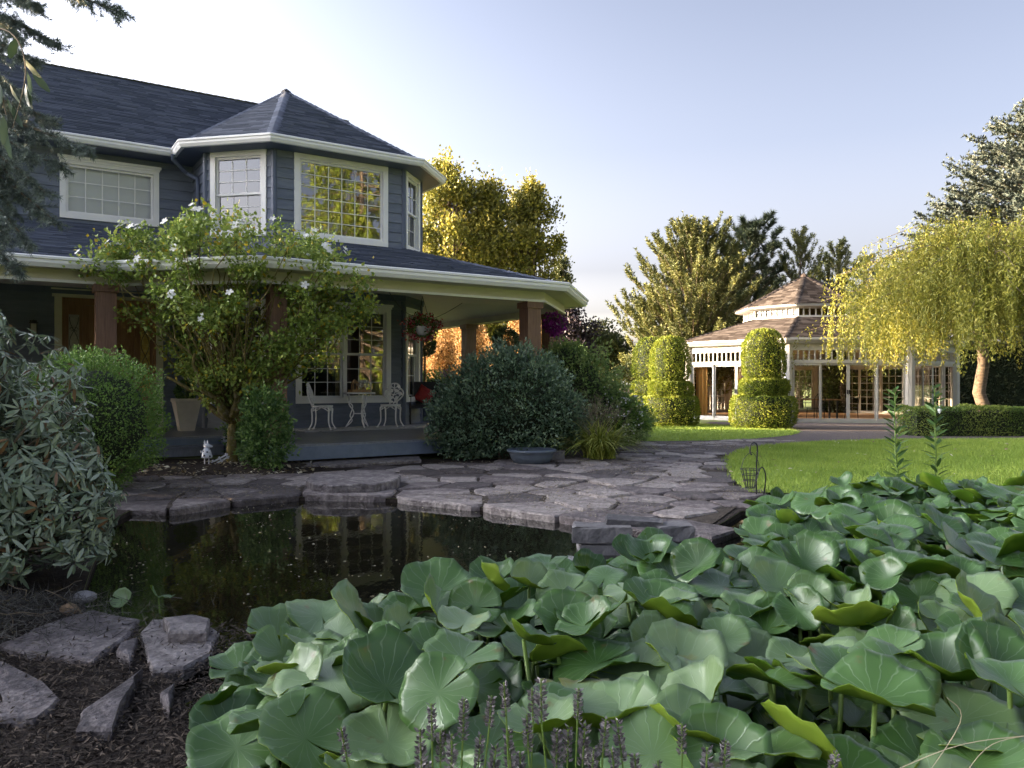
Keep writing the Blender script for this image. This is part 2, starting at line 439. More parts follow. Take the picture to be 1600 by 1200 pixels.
M['f_lilac'] = fol('lilac_petal', (.09,.06,.12), (.16,.10,.20), (.24,.17,.28), .25, .6)
M['f_lav'] = fol('lavender_bud', (.12,.102,.108), (.22,.195,.20), (.33,.30,.30), .15, .8)
M['f_litter'] = fol('fallen_petal', (.20,.15,.08), (.42,.36,.22), (.66,.62,.48), .1, .8)
M['f_chip'] = fol('bark_chip', (.012,.009,.007), (.045,.034,.026), (.13,.10,.075), 0, .9)
M['stem'] = pm('green_stem', (.10,.17,.03), (.16,.24,.05), 6, .5)
M['straw'] = pm('straw', (.34,.29,.19), (.46,.40,.28), 9, .8)
M['twig'] = pm('twig', (.10,.075,.05), (.2,.16,.11), 12, .85)

# ================================================================ THE SETTING
from mathutils.geometry import tessellate_polygon
def hz(y):
    return 0.0 if y < 13 else (-.13 if y > 25 else -.13 * (y - 13) / 12)
def clip_half(poly, nx, ny, c):
    """keep the part of the polygon where nx*x+ny*y <= c"""
    out = []
    for i in range(len(poly)):
        p, q = poly[i], poly[(i + 1) % len(poly)]
        dp = nx*p[0] + ny*p[1] - c; dq = nx*q[0] + ny*q[1] - c
        if dp <= 0: out.append(p)
        if (dp < 0 < dq) or (dq < 0 < dp):
            t = dp / (dp - dq)
            out.append((p[0] + (q[0]-p[0])*t, p[1] + (q[1]-p[1])*t))
    return out
def inside(p, poly):
    x, y = p[0], p[1]; r = False; n = len(poly); j = n - 1
    for i in range(n):
        xi, yi = poly[i][0], poly[i][1]; xj, yj = poly[j][0], poly[j][1]
        if (yi > y) != (yj > y) and x < (xj - xi) * (y - yi) / (yj - yi) + xi: r = not r
        j = i
    return r
def smooth_poly(poly, it=2):
    for _ in range(it):
        q = []
        for i in range(len(poly)):
            a, b = poly[i], poly[(i + 1) % len(poly)]
            q += [(a[0]*.75 + b[0]*.25, a[1]*.75 + b[1]*.25), (a[0]*.25 + b[0]*.75, a[1]*.25 + b[1]*.75)]
        poly = q
    return poly
def sheet(name, poly, off, mat, holes=()):
    mb = MB()
    for y0, y1 in ((-500, 13), (13, 25), (25, 3000)):
        pl = clip_half(clip_half(list(poly), 0, -1, -y0), 0, 1, y1)
        if len(pl) < 3: continue
        loops = [[Vector((p[0], p[1], 0)) for p in pl]]
        for h in holes:
            if y0 < 0: loops.append([Vector((p[0], p[1], 0)) for p in h])
        flat = [p for l in loops for p in l]
        for t in tessellate_polygon(loops):
            tri = [flat[k] for k in t]
            if (tri[1]-tri[0]).cross(tri[2]-tri[0]).z < 0: tri = tri[::-1]
            mb.face([(p.x, p.y, hz(p.y) + off) for p in tri])
    o = mb.build(name, mat)
    tag(o, kind='structure')
    return o

POND = smooth_poly([(-3.85,7.75),(-3.28,7.72),(-3.1,8.1),(-2.29,8.72),(-1.26,8.55),(-.39,8.0),(.53,7.25),(1.05,6.62),(1.45,6.3),(1.8,6.9),(2.35,7.9),
        (7.6,8.05),(7.6,1.3),(-.6,1.3),(-.95,2.4),(-1.32,3.2),(-2.0,3.9),(-2.4,4.4),(-2.9,5.5)], 1)
ground = sheet('ground', [(-90,-60),(90,-60),(90,13),(-90,13)], -.03, M['field'], [POND])
sheet('garden_soil', [(-10,.2),(10,.2),(10,12.99),(-10,12.99)], -.022, M['soil'], [POND])
sheet('corner_bed', [(1.2,13.02),(2.1,14.3),(2.5,16.6),(3.4,17.4),(2.4,18.2),(-.5,18.2),(-.5,13.02)], -.008, M['soil'])
field = sheet('field', [(-900,13),(900,13),(900,2500),(-900,2500)], -.025, M['field'])
mb = MB()
n = len(POND)
for i in range(n):
    p, q = POND[i], POND[(i+1) % n]
    mb.face([(p[0],p[1],-.03),(p[0],p[1],-.8),(q[0],q[1],-.8),(q[0],q[1],-.03)])
mb.face([(p[0],p[1],-.8) for p in POND])
tag(mb.build('pond_basin', M['soil']), kind='structure')
mb = MB()
mb.face([(p[0],p[1],-.068) for p in POND])
tag(mb.build('pond_water', M['water']), kind='structure')

LAWN1 = smooth_poly([(2.55,8.3),(2.8,10.2),(3.5,12.9),(4.3,14.9),(5.3,16),(6.7,17),(9.2,17.9),(26,18.2),(26,.4),(8,.4),(8,8.3)], 1)
LAWN2 = smooth_poly([(2.3,17.0),(4.9,17.5),(6.9,19.5),(8.0,21.8),(7.8,24),(6.5,26),(4.2,30),(4,36),(-3,36),(0,22)], 1)
lawn1 = sheet('lawn', LAWN1, .012, M['lawnbase'])
lawn2 = sheet('lawn', LAWN2, .012, M['lawnbase'])
gravel = sheet('gravel_path', [(1.5,15.2),(4,13),(10,17.2),(17,17.4),(17,26),(7,28),(4,21)], .004, M['gravel'])

def blades(name, poly, n, seed, L=.06, W=.012, maxd=30, mat=None, lean=.35):
    r = np.random.default_rng(seed)
    xs = [p[0] for p in poly]; ys = [p[1] for p in poly]
    pts = []
    while len(pts) < n:
        c = np.stack([r.uniform(min(xs), max(xs), 4000), r.uniform(min(ys), min(max(ys), maxd), 4000)], 1)
        for x, y in c:
            if abs(x) < .95 * y + .5 and inside((x, y), poly): pts.append((x, y, hz(y) + .008))
            if len(pts) >= n: break
    pts = np.array(pts); pts[:, :2] += r.normal(size=(n, 2)) * .045
    d = r.normal(size=(n, 3)) * lean; d[:, 2] = 1
    patch = np.array([lump_noise((x, y, 0), .9) for x, y, z in pts])
    rn = np.clip(r.random(n) * .6 + .2 + patch * .35, 0, 1)
    o = link(name, leaf_mesh(name, pts, d, r.uniform(.6, 1.2, n) * L, W, mat or M['f_grass'], kind=NEEDLE, rng=r, rnd=rn))
    return o
tag(blades('lawn_grass', LAWN1, 100000, 11), 'short mown green lawn grass behind the broad pond leaves', 'grass', kind='stuff')
tag(blades('lawn_grass', LAWN2, 30000, 12), 'short sunlit lawn grass around the clipped topiaries', 'grass', kind='stuff')

# ---------------------------------------------------------------- flagstone patio
RIM = [(-3.95,7.85),(-3.28,7.74),(-3.05,8.12),(-2.29,8.74),(-1.26,8.57),(-.39,8.02),(.53,7.27),(1.02,6.72),(1.5,6.42)]
PATIO = RIM + [(1.85,7.1),(2.5,8.4),(2.75,10),(3.4,12.9),(4.2,14.9),(5.1,16.1),(6.4,17.6),(5.4,18.4),(3.8,17.2),(2.6,16.6),(2.2,14.6),(1.6,13.4),(.6,12.6),(-.6,12.2),(-1.6,11.8),
        (-2.4,10.95),(-3.1,10.55),(-4.2,10.5),(-5.4,9.9),(-4.8,8.7)]
patio = sheet('patio', PATIO, -.012, M['patiobase'])
rs = random.Random(5)
seeds = []
for i in range(len(RIM) - 1):
    a, b = Vector(RIM[i]), Vector(RIM[i+1])
    Ls = (b - a).length; k = max(1, round(Ls / .8)); nn = Vector((-(b-a).y, (b-a).x)).normalized()
    for j in range(k):
        p = a.lerp(b, (j + .5 + rs.uniform(-.12, .12)) / k) - nn * .13
        w = rs.uniform(.28, .36)
        seeds.append((p + nn * w, True)); seeds.append((p - nn * w, False))
tries = 0
while tries < 9000:
    tries += 1
    p = Vector((rs.uniform(-6, 8), rs.uniform(6, 19.5)))
    if min((p - (Vector(RIM[i]).lerp(Vector(RIM[i+1]), t_ / 6))).length for i in range(len(RIM) - 1) for t_ in range(7)) < .52: continue
    dmin = rs.choice((.36, .46, .62)) if p.y < 13 else rs.choice((.34, .46))
    if all((p - q[0]).length > dmin * (1 if not q[1] else 1) for q in seeds): seeds.append((p, inside(p, PATIO)))
def stone_mesh(poly, th, seed, name='flagstone', bev=.014, rough=.016):
    r = random.Random(seed)
    ring = []
    n = len(poly)
    for i in range(n):
        p, q = Vector(poly[i]), Vector(poly[(i+1) % n])
        L = (q - p).length
        if L < .02: continue
        nn = Vector(((q-p).y, -(q-p).x)).normalized()
        k = 3 if L > .45 else (2 if L > .16 else 1)
        for j in range(k):
            t = j / k
            off = r.uniform(-rough, rough * .3) if j else -r.uniform(.2, 1) * rough
            ring.append(p.lerp(q, t) + nn * off)
    c = sum(ring, Vector((0, 0))) / len(ring)
    return ring, c
def make_stone(parent, poly, z, th, seed, mat, name='flagstone', bev=.016, tilt=.01, rough=.022):
    ring, c = stone_mesh(poly, th, seed, rough=rough)
    r = random.Random(seed * 7 + 1)
    tx, ty = r.uniform(-tilt, tilt), r.uniform(-tilt, tilt)
    def zz(p, dz): return z + dz + (p.x - c.x) * tx + (p.y - c.y) * ty
    mb = MB()
    top = [c + (p - c) * (1 - bev / max(.05, (p - c).length)) for p in ring]
    wob = [r.uniform(-.005, .005) for _ in ring]
    mid = [c + (p - c) * .55 for p in ring[::2]]
    rr = [[(p.x, p.y, zz(p, -th)) for p in [c + (p - c) * (1 - .03 * r.random()) for p in ring]],
          [(p.x, p.y, zz(p, -bev*1.1)) for p in ring],
          [(p.x, p.y, zz(p, w)) for p, w in zip(top, wob)]]
    mb.rings(rr, cap=False)
    ce = (c.x, c.y, zz(c, r.uniform(0, .008)))
    for i in range(len(top)):
        a, b = top[i], top[(i+1) % len(top)]
        mb.face([(a.x, a.y, zz(a, wob[i])), (b.x, b.y, zz(b, wob[(i+1) % len(top)])), ce])
    o = mb.build(name, mat, parent, base=(c.x, c.y, z))
    return o
ns = 0
for i, (p, ok) in enumerate(seeds):
    if not ok: continue
    poly = [(p.x-1.4,p.y-1.4),(p.x+1.4,p.y-1.4),(p.x+1.4,p.y+1.4),(p.x-1.4,p.y+1.4)]
    for j, (q, _) in enumerate(seeds):
        if i == j or (q - p).length > 2.6: continue
        d = (q - p); L = d.length; d = d / L
        gap = .006 + .008 * ((i * 13) % 7) / 7
        m_ = (p + q) / 2
        poly = clip_half(poly, d.x, d.y, d.dot(m_) - gap)
        if len(poly) < 3: break
    if len(poly) < 3: continue
    rim = i < 2 * 14 + 8
    near = min((Vector(r_) - p).length for r_ in RIM) < .75
    make_stone(patio, poly, hz(p.y) + .005 + rs.uniform(-.012, .014), .135 if near else .06, i, M['stone'])
    ns += 1
# thick ledge slabs along the far pond edge
def px_stone(parent, pts, z, th, seed, mat, name, tilt=.0, bev=.012, rough=.022):
    poly = [tuple(G(x, y, z))[:2] for x, y in pts]
    a = sum(poly[i][0]*poly[(i+1) % len(poly)][1] - poly[(i+1) % len(poly)][0]*poly[i][1] for i in range(len(poly)))
    if a < 0: poly = poly[::-1]
    return make_stone(parent, poly, z, th, seed, mat, name, bev, tilt, rough)
o = px_stone(None, [(477,748),(486,740),(560,735),(610,735),(628,742),(622,750),(586,756),(520,758),(488,756)], .105, .12, 901, M['rimstone'], 'ledge_slab')
tag(o, 'thick flat overhanging slab on the far pond edge before the white furniture', 'stone')
o = px_stone(None, [(445,722),(560,713),(655,712),(660,718),(600,722),(470,729)], .03, .06, 902, M['rimstone'], 'edging_slab')
tag(o, 'long thin stone slab lying along the front of the deck', 'stone')
# stepping stones in the near bed
FS = [([(-5,1008),(46,984),(142,953),(222,964),(206,990),(192,1000),(150,1030),(35,1020)], .012, .06, .012, 'broad pale flagstone at the near pond bank beside the dry heather'),
      ([(214,986),(232,968),(300,964),(348,984),(336,1018),(290,1044),(238,1050)], .010, .06, .01, 'smooth purple grey flagstone touching the leaves at the pond bank'),
      ([(252,964),(300,957),(330,962),(330,984),(262,988)], .065, .055, .02, 'small thick dark slab stacked on the bank flagstone'),
      ([(-25,1030),(38,1043),(103,1085),(57,1123),(-25,1128)], .012, .06, .015, 'angular grey stepping stone lying alone in the dark mulch'),
      ([(122,1108),(218,1045),(216,1066),(180,1135),(115,1137)], .03, .06, .08, 'tilted wedge shaped stone half buried in the mulch'),
      ([(184,1004),(209,993),(211,1035),(180,1023)], .02, .05, .03, 'small rough chip of stone between the bank flagstones'),
      ([(245,1080),(266,1064),(272,1104)], .03, .06, .03, 'little dark stone at the foot of the pond leaves')]
for k, (pts, z, th, tl, lab) in enumerate(FS):
    tag(px_stone(None, pts, z, th, 920 + k, M['rimstone'], 'stepping_stone', tl), lab, 'stone', 'stones of the near pond bank')
# stacked blocks at the patio corner by the pond
def block(c, w, d, h, rz, ry, seed, label):
    r = random.Random(seed)
    mb = MB()
    rings = []
    for z, k in ((0, .93), (.1, 1), (.9, 1), (1, .94)):
        ring = []
        for sx, sy in ((-1,-1),(-.4,-1.02),(.4,-.98),(1,-1),(1.02,0),(1,1),(.3,1),(-.4,1.02),(-1,1),(-1.02,0)):
            ring.append((sx*w/2*k + r.uniform(-.01,.01), sy*d/2*k + r.uniform(-.01,.01), z*h + r.uniform(-.006,.006)))
        rings.append(ring)
    mb.rings(rings)
    o = mb.build('stone_block', M['rock'])
    o.location = c; o.rotation_euler = (0, ry, rz)
    tag(o, label, 'stone', 'stone blocks at the pond corner')
block((.68,5.98,.015), .44, .24, .125, -.08, 0, 1, 'charcoal stone block at the end of the upper course by the pond')
block((.93,6.06,.125), .42, .20, .05, -.1, .06, 2, 'thin tilted slab with pale flecks lying across the stone blocks')
block((1.22,6.02,.02), .27, .24, .12, .05, 0, 3, 'short dark stone block beside the leaves at the patio corner')
block((.78,6.0,-.22), .56, .26, .23, .02, 0, 4, 'lower course stone block under the charcoal block at the water')
block((1.18,6.04,-.22), .26, .26, .23, -.02, 0, 5, 'lower course stone block under the short dark block')
def boulder(c, r3, seed, label, mat, name='rock'):
    r = random.Random(seed); mb = MB(); rings = []
    for a in (-1.2, -.7, -.2, .3, .8, 1.25):
        rings.append([(math.cos(a)*math.cos(t)*r3[0]*(1+r.uniform(-.12,.12)), math.cos(a)*math.sin(t)*r3[1]*(1+r.uniform(-.12,.12)), math.sin(a)*r3[2]) for t in [2*math.pi*q/9 for q in range(9)]])
    mb.rings(rings)
    o = mb.build(name, mat, smooth=True); o.location = c
    return tag(o, label, 'rock')
M['paleRock'] = pm('pale_rock', (.16,.155,.16), (.32,.31,.32), 9, .8, .5, 40)
M['brownRock'] = pm('brown_rock', (.14,.09,.05), (.3,.2,.12), 9, .8, .5, 40)
boulder(G(132,935,.0) + Vector((0,0,.008)), (.065,.05,.035), 3, 'pale rounded rock beside the dry heather at the pond', M['paleRock'])
boulder(G(108,958,.02) + Vector((0,0,.02)), (.045,.04,.03), 4, 'small brown rock on the edge of the broad flagstone', M['brownRock'])
boulder(Vector((-.09,6.55,-.16)), (.13,.11,.075), 5, 'brown round stone standing out of the pond water', M['brownRock'])
b_ = MB(); b_.box(-.2,.2,-.11,.11,0,.15); bo = b_.build('concrete_block', M['rock']); bo.location = (.62,12.6,.0); bo.rotation_euler = (0,0,.1)
tag(bo, 'grey concrete block standing beside the blue grey tub', 'block')

# mulch chips and fallen petals
def litter(name, n, fn, L, W, mat, seed, label, cat, flat=.35):
    r = np.random.default_rng(seed)
    pts = np.array([fn(r) for _ in range(n)])
    d = r.normal(size=(n, 3)); d[:, 2] *= flat
    up = np.tile([0, 0, 1.0], (n, 1))
    o = link(name, leaf_mesh(name, pts, d, r.uniform(.5, 1.4, n) * L, r.uniform(.6, 1.3, n) * W, mat, rng=r, up=up))
    return tag(o, label, cat, kind='stuff')
def f_near(r):
    y = r.uniform(2.0, 4.0); return (r.uniform(-.68*y, -.75), y, r.uniform(-.03, .012))
litter('mulch', 16000, f_near, .035, .008, M['f_chip'], 21, 'dark shredded bark mulch around the near stones', 'mulch')
def f_bed(r):
    a = r.uniform(0, 6.28); q = r.random() ** .6
    return (-4.0 + math.cos(a) * 1.35 * q, 11.35 + math.sin(a) * .95 * q, r.uniform(-.02, .02) + .05 * (1 - q))
litter('leaf_litter', 900, f_bed, .075, .05, M['f_litter'], 22, 'cream fallen petals and dry leaves under the flowering tree', 'leaf litter', .2)
def f_pat(r):
    while True:
        p = (r.uniform(-4.6, 4.5), r.uniform(7, 16.5))
        if inside(p, PATIO) and (lump_noise((p[0], p[1], 3), .8) > -.05): return (p[0], p[1], hz(p[1]) + r.uniform(.004, .03))
litter('patio_debris', 5200, f_pat, .035, .012, M['f_dry'], 23, 'dry grass clippings and twigs scattered on the patio', 'debris', .12)
def f_pond(r):
    while True:
        p = (r.uniform(-3.4, 1.4), r.uniform(4.2, 8.6))
        if inside(p, POND) and lump_noise((p[0], p[1], 7), 1.1) > .0: return (p[0], p[1], -.0665)
litter('floating_debris', 420, f_pond, .022, .010, M['f_litter'], 24, 'specks of pollen and small fallen leaves floating on the pond', 'debris', .0)
def f_lawn(r):
    while True:
        p = (r.uniform(2.6, 13), r.uniform(8.5, 17.5))
        if inside(p, LAWN1): return (p[0], p[1], hz(p[1]) + .05)
litter('lawn_leaves', 130, f_lawn, .06, .04, M['f_litter'], 25, 'scattered fallen leaves lying on the mown lawn', 'leaf litter', .2)
mb = MB()
rings = []
for q, z in ((1.5, -.03), (1.2, .015), (.7, .05), (.2, .06)):
    rings.append([(-4.0 + math.cos(t)*q*(1+.08*math.sin(3*t)), 11.35 + math.sin(t)*q*.72, z) for t in [2*math.pi*k/24 for k in range(24)]])
mb.rings(rings)
tag(mb.build('planting_bed', M['soil'], smooth=True), kind='structure')

# ================================================================ THE HOUSE
UX, UY = math.cos(rad(33)), math.sin(rad(33))
TLX, TLY = -4.76, 15.87
def H(a, b, z):
    return Vector((TLX + UX*a - UY*b, TLY + UY*a + UX*b, z))
house = thing('house', H(1.4, 3, 0), 'two storey navy lap sided house with corner turret and wraparound porch', 'house')
DECK = .30
MAT_SH = fol('roof_shingle_dark', (.042,.051,.074), (.062,.074,.104), (.09,.104,.142), 0, .8, .3)
MAT_SHT = fol('roof_shingle_tan', (.030,.024,.021), (.054,.044,.039), (.086,.072,.064), 0, .95, .04)

def wall_frame(A, B):
    dx, dy = B[0]-A[0], B[1]-A[1]
    L = math.hypot(dx, dy); dx /= L; dy /= L
    def f(x, y, z): return H(A[0] + dx*x - dy*y, A[1] + dy*x + dx*y, z)
    return f, L
EXPO = .21
def make_wall(A, B, z0, z1, openings, boards=True, xlo=0, skip=None, top_fn=None):
    f, L = wall_frame(A, B)
    mb = MB(f)
    xs = sorted({0, L} | {o[0] + .05 for o in openings} | {o[1] - .05 for o in openings})
    zs = sorted({z0, z1} | {o[2] + .05 for o in openings} | {o[3] - .05 for o in openings})
    for i in range(len(xs) - 1):
        for j in range(len(zs) - 1):
            cx, cz = (xs[i]+xs[i+1])/2, (zs[j]+zs[j+1])/2
            if any(o[0]+.05 < cx < o[1]-.05 and o[2]+.05 < cz < o[3]-.05 for o in openings): continue
            mb.box(xs[i], xs[i+1], .0, .12, zs[j], zs[j+1])
    w = mb.build('wall', M['siding'], house)
    if boards:
        z = z0; k = 0
        while z < z1 - .02:
            zt = min(z + EXPO, z1); zm = (z + zt) / 2
            if skip and skip[0] < zm < skip[1]: z += EXPO; k += 1; continue
            cuts = sorted([(o[0], o[1]) for o in openings if o[2] < zm < o[3]])
            x = xlo; segs = []
            for c0, c1 in cuts:
                if c0 > x + .02: segs.append((x, c0))
                x = max(x, c1)
            if L - x > .02: segs.append((x, L))
            for (p, q) in segs:
                cut = []
                if q - p > 3: 
                    m_ = p + (q-p) * (.35 + .3 * ((k * 37) % 10) / 10); cut = [(p, m_ - .002), (m_ + .002, q)]
                else: cut = [(p, q)]
                for (r0, r1) in cut:
                    b = MB(f); b.wedge(r0, r1, z + .003, zt + .012 if zt < z1 else zt, -.034, -.012, -.001)
                    b.build('siding_board', M['siding'], w)
            z += EXPO; k += 1
    return f, L, w

def window(f, x0, x1, z0, z1, cols, rows, kind='fixed', blind=None, gm='glass', header=False, curtain=False, tw=.11):
    """window = frame mesh; sub-parts trim, pane, grille, blind"""
    i0, i1, j0, j1 = x0 + tw, x1 - tw, z0 + tw, z1 - tw
    fr = MB(f); sashes = []
    fw = .045
    def rect(mb, a0, a1, b0, b1, w, y0, y1):
        mb.box(a0, a1, y0, y1, b1 - w, b1); mb.box(a0, a1, y0, y1, b0, b0 + w)
        mb.box(a0, a0 + w, y0, y1, b0 + w, b1 - w); mb.box(a1 - w, a1, y0, y1, b0 + w, b1 - w)
    units = [(i0, i1)]
    if kind == 'double': 
        m_ = (i0 + i1) / 2; units = [(i0, m_ - .03), (m_ + .03, i1)]
        fr.box(m_ - .03, m_ + .03, -.02, .08, j0, j1)
    for (a0, a1) in units:
        if kind in ('hung', 'double'):
            m_ = (j0 + j1) / 2
            rect(fr, a0, a1, m_ - .02, j1, fw, .0, .04); rect(fr, a0, a1, j0, m_ + .018, fw, .042, .08)
            sashes += [(a0 + fw, a1 - fw, m_ - .02 + fw, j1 - fw, .02), (a0 + fw, a1 - fw, j0 + fw, m_ + .018 - fw, .06)]
        else:
            rect(fr, a0, a1, j0, j1, fw, .0, .05)
            sashes += [(a0 + fw, a1 - fw, j0 + fw, j1 - fw, .025)]
    w = fr.build('window', M['white'], house)
    t = MB(f)
    y0, y1 = -.05, -.0005
    t.box(x0, x0 + tw, y0, y1, z0 + tw, z1 - tw); t.box(x1 - tw, x1, y0, y1, z0 + tw, z1 - tw)
    t.box(x0, x1, y0 - .003, y1, z1 - tw, z1); t.box(x0, x1, y0 - .003, y1, z0, z0 + tw)
    if header: t.box(x0 - .04, x1 + .04, y0 - .04, y1, z1 + .001, z1 + .05); t.box(x0 - .015, x1 + .015, y0 - .02, y1, z1 - .045, z1 + .0005)
    t.build('trim', M['white'], w)
    s = MB(f)     # reveal lining
    s.box(i0 - .002, i0 + .008, -.0, .11, j0, j1); s.box(i1 - .008, i1 + .002, -.0, .11, j0, j1)
    s.build('sill', M['white'], w)
    for (a0, a1, b0, b1, y) in sashes:
        g = MB(f); g.face([(a0, y, b0), (a1, y, b0), (a1, y, b1), (a0, y, b1)]); g.build('pane', M[gm], w)
        gr = MB(f)
        for c in range(1, cols):
            xx = a0 + (a1 - a0) * c / cols; gr.box(xx - .008, xx + .008, y - .010, y - .004, b0, b1)
        for r in range(1, rows):
            zz = b0 + (b1 - b0) * r / rows; gr.box(a0, a1, y - .0165, y - .0105, zz - .008, zz + .008)
        gr.build('grille', M['white'], w)
    if blind:
        bl = MB(f)
        nb = int((j1 - j0) / .05)
        for k in range(nb):
            zz = j0 + k * .05; bl.face([(i0, .13, zz), (i1, .13, zz), (i1, .10, zz + .054), (i0, .10, zz + .054)])
        bl.build('blind', M['blind'], w)
    if curtain:
        cu = MB(f)
        for (c0, c1) in curtain:
            k = 14
            pts = [(c0 + (c1 - c0) * q / k, .2 + .03 * math.sin(q * 2.1)) for q in range(k + 1)]
            for q in range(k): cu.face([(pts[q][0], pts[q][1], j0), (pts[q+1][0], pts[q+1][1], j0), (pts[q+1][0], pts[q+1][1], j1), (pts[q][0], pts[q][1], j1)])
        cu.build('curtain', M['curtain'], w)
    return w

WT = 5.93
MAINA = -14.0
# main wall
doorx = (MAINA * -1 - 3.69, MAINA * -1 - 1.69)        # along-wall coordinates of the entrance
o_door = (doorx[0], doorx[1], DECK, 3.05)
o_ul = (14 - 3.60, 14 - 1.77, 4.52, 5.72)
f_main, L_main, w_main = make_wall((MAINA, 2.28), (-1.075, 2.28), DECK, WT, [o_door, o_ul], xlo=6.0, skip=(3.5, 4.3))
window(f_main, *o_ul, 5, 3, 'fixed', blind=True, gm='softglass', header=True)
f_side, L_side, w_side = make_wall((-1.075, 2.28), (-1.075, 1.075), DECK, WT, [], skip=(3.5, 4.0))
# left 45 degree facet
o1 = (.13, 1.37, 4.17, 5.90); o2 = (.13, 1.37, .80, 2.9)
f_lf, L_lf, w_lf = make_wall((-1.075, 1.075), (0, 0), DECK, WT, [o1, o2], skip=(3.4, 4.0))
window(f_lf, *o1, 3, 3, 'hung'); window(f_lf, *o2, 3, 3, 'hung')
# front
o3 = (.40, 2.45, 4.16, 5.89); o4 = (.43, 2.52, .80, 2.86)
f_fr, L_fr, w_fr = make_wall((0, 0), (2.83, 0), DECK, WT, [o3, o4], skip=(3.4, 3.9))
window(f_fr, *o3, 6, 6, 'fixed', blind=False); window(f_fr, *o4, 3, 3, 'double', header=True, curtain=[(1.35, 1.6)])
# right facet
o5 = (.08, 1.02, 4.17, 5.90); o6 = (.08, 1.02, .80, 2.9)
f_rf, L_rf, w_rf = make_wall((2.83, 0), (3.64, .81), DECK, WT, [o5, o6], skip=(3.4, 3.9))
window(f_rf, *o5, 2, 2, 'hung'); window(f_rf, *o6, 2, 2, 'hung', curtain=[(.1, 1.0)])
f_rs, L_rs, w_rs = make_wall((3.64, .81), (3.64, 7), DECK, WT, [], skip=(3.2, 4.2))
make_wall((3.64, 7), (MAINA, 7), DECK, WT, [], boards=False)
make_wall((MAINA, 7), (MAINA, 2.28), DECK, WT, [], boards=False)
# corner boards
for (a, b), ang in (((0, 0), 22.5), ((2.83, 0), 22.5), ((-1.075, 1.075), 0), ((3.64, .81), 0)):
    mb = MB()
    c = H(a, b, 0)
    mb.tube([(c.x, c.y, DECK), (c.x, c.y, WT - .002)], .062, 8)
    mb.build('corner_board', M['navytrim'], house)
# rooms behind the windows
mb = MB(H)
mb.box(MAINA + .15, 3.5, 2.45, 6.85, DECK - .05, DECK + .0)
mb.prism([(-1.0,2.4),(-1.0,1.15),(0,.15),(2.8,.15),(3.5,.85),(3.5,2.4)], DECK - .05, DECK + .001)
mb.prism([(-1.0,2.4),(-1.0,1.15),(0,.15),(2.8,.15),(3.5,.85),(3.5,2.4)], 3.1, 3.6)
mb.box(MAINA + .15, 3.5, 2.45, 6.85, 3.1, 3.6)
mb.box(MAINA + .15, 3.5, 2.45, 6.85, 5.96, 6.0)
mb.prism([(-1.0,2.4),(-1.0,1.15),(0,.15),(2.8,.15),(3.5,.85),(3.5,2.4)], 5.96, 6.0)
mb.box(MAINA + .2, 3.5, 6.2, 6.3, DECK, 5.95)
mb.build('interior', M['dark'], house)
# entrance
fd = lambda x, y, z: f_main(x + doorx[0], y, z)
Wd = doorx[1] - doorx[0]
mb = MB(fd)
mb.box(0, .13, -.05, .1, DECK, 2.94); mb.box(Wd - .13, Wd, -.05, .1, DECK, 2.94); mb.box(-.04, Wd + .04, -.06, .1, 2.94, 3.08); mb.box(-.06, Wd + .06, -.075, .1, 3.0805, 3.11)
mb.build('door_trim', M['cream'], house)
mb = MB(fd)
mb.box(.13, Wd - .13, .06, .10, 2.80, 2.94)
for x in (.13, .50, 1.45, Wd - .19): mb.box(x, x + .06, .02, .10, DECK, 2.80)
mb.build('door_frame', M['oak'], house)
door = MB(fd)
door.box(.56, 1.45, .05, .10, DECK + .01, 2.79)
door = door.build('door', M['oak'], house)
mb = MB(fd)
for i in range(5):
    x = .60 + i * .165; mb.box(x, x + .14, .03, .049, .55, 2.0)
for i in range(2): mb.box(.62 + i*.4, .97 + i*.4, .03, .049, 2.1, 2.65)
mb.build('door_panel', M['oak'], door)
mb = MB(fd)
for z in (1.55, 1.72, 1.9): mb.box(1.05, 1.2, .02, .0295, z, z + .05)
mb.tube([fd.__call__(1.38, .0, 1.1) if False else (1.38, -.01, 1.1), (1.38, -.03, 1.25), (1.38, -.01, 1.4)], .014, 6)
mb.build('handle', M['black'], door)
for x0, x1, gm in ((.19, .50, 'grey_glass'), (1.51, Wd - .19, 'gold_glass')):
    mb = MB(fd); mb.box(x0, x1, .05, .09, DECK, 2.80)
    sl = mb.build('sidelight', M['oak'], house)
    mb = MB(fd); mb.box(x0 + .06, x1 - .06, .035, .0495, 1.0, 2.6); mb.build('leaded_pane', M[gm], sl)
    mb = MB(fd); cx = (x0 + x1) / 2
    for s in (-1, 1):
        mb.tube([(cx + s * .08 * math.cos(t * 3.0), .03, 1.05 + 1.5 * t / 3.2) for t in np.linspace(0, 3.2, 20)], .006, 5)
        for zc in (1.5, 2.3): mb.tube([(cx + s * (.045 + .03 * math.cos(t)), .03, zc + .035 * math.sin(t)) for t in np.linspace(0, 5, 10)], .005, 5)
    mb.build('scrollwork', M['black'], sl)
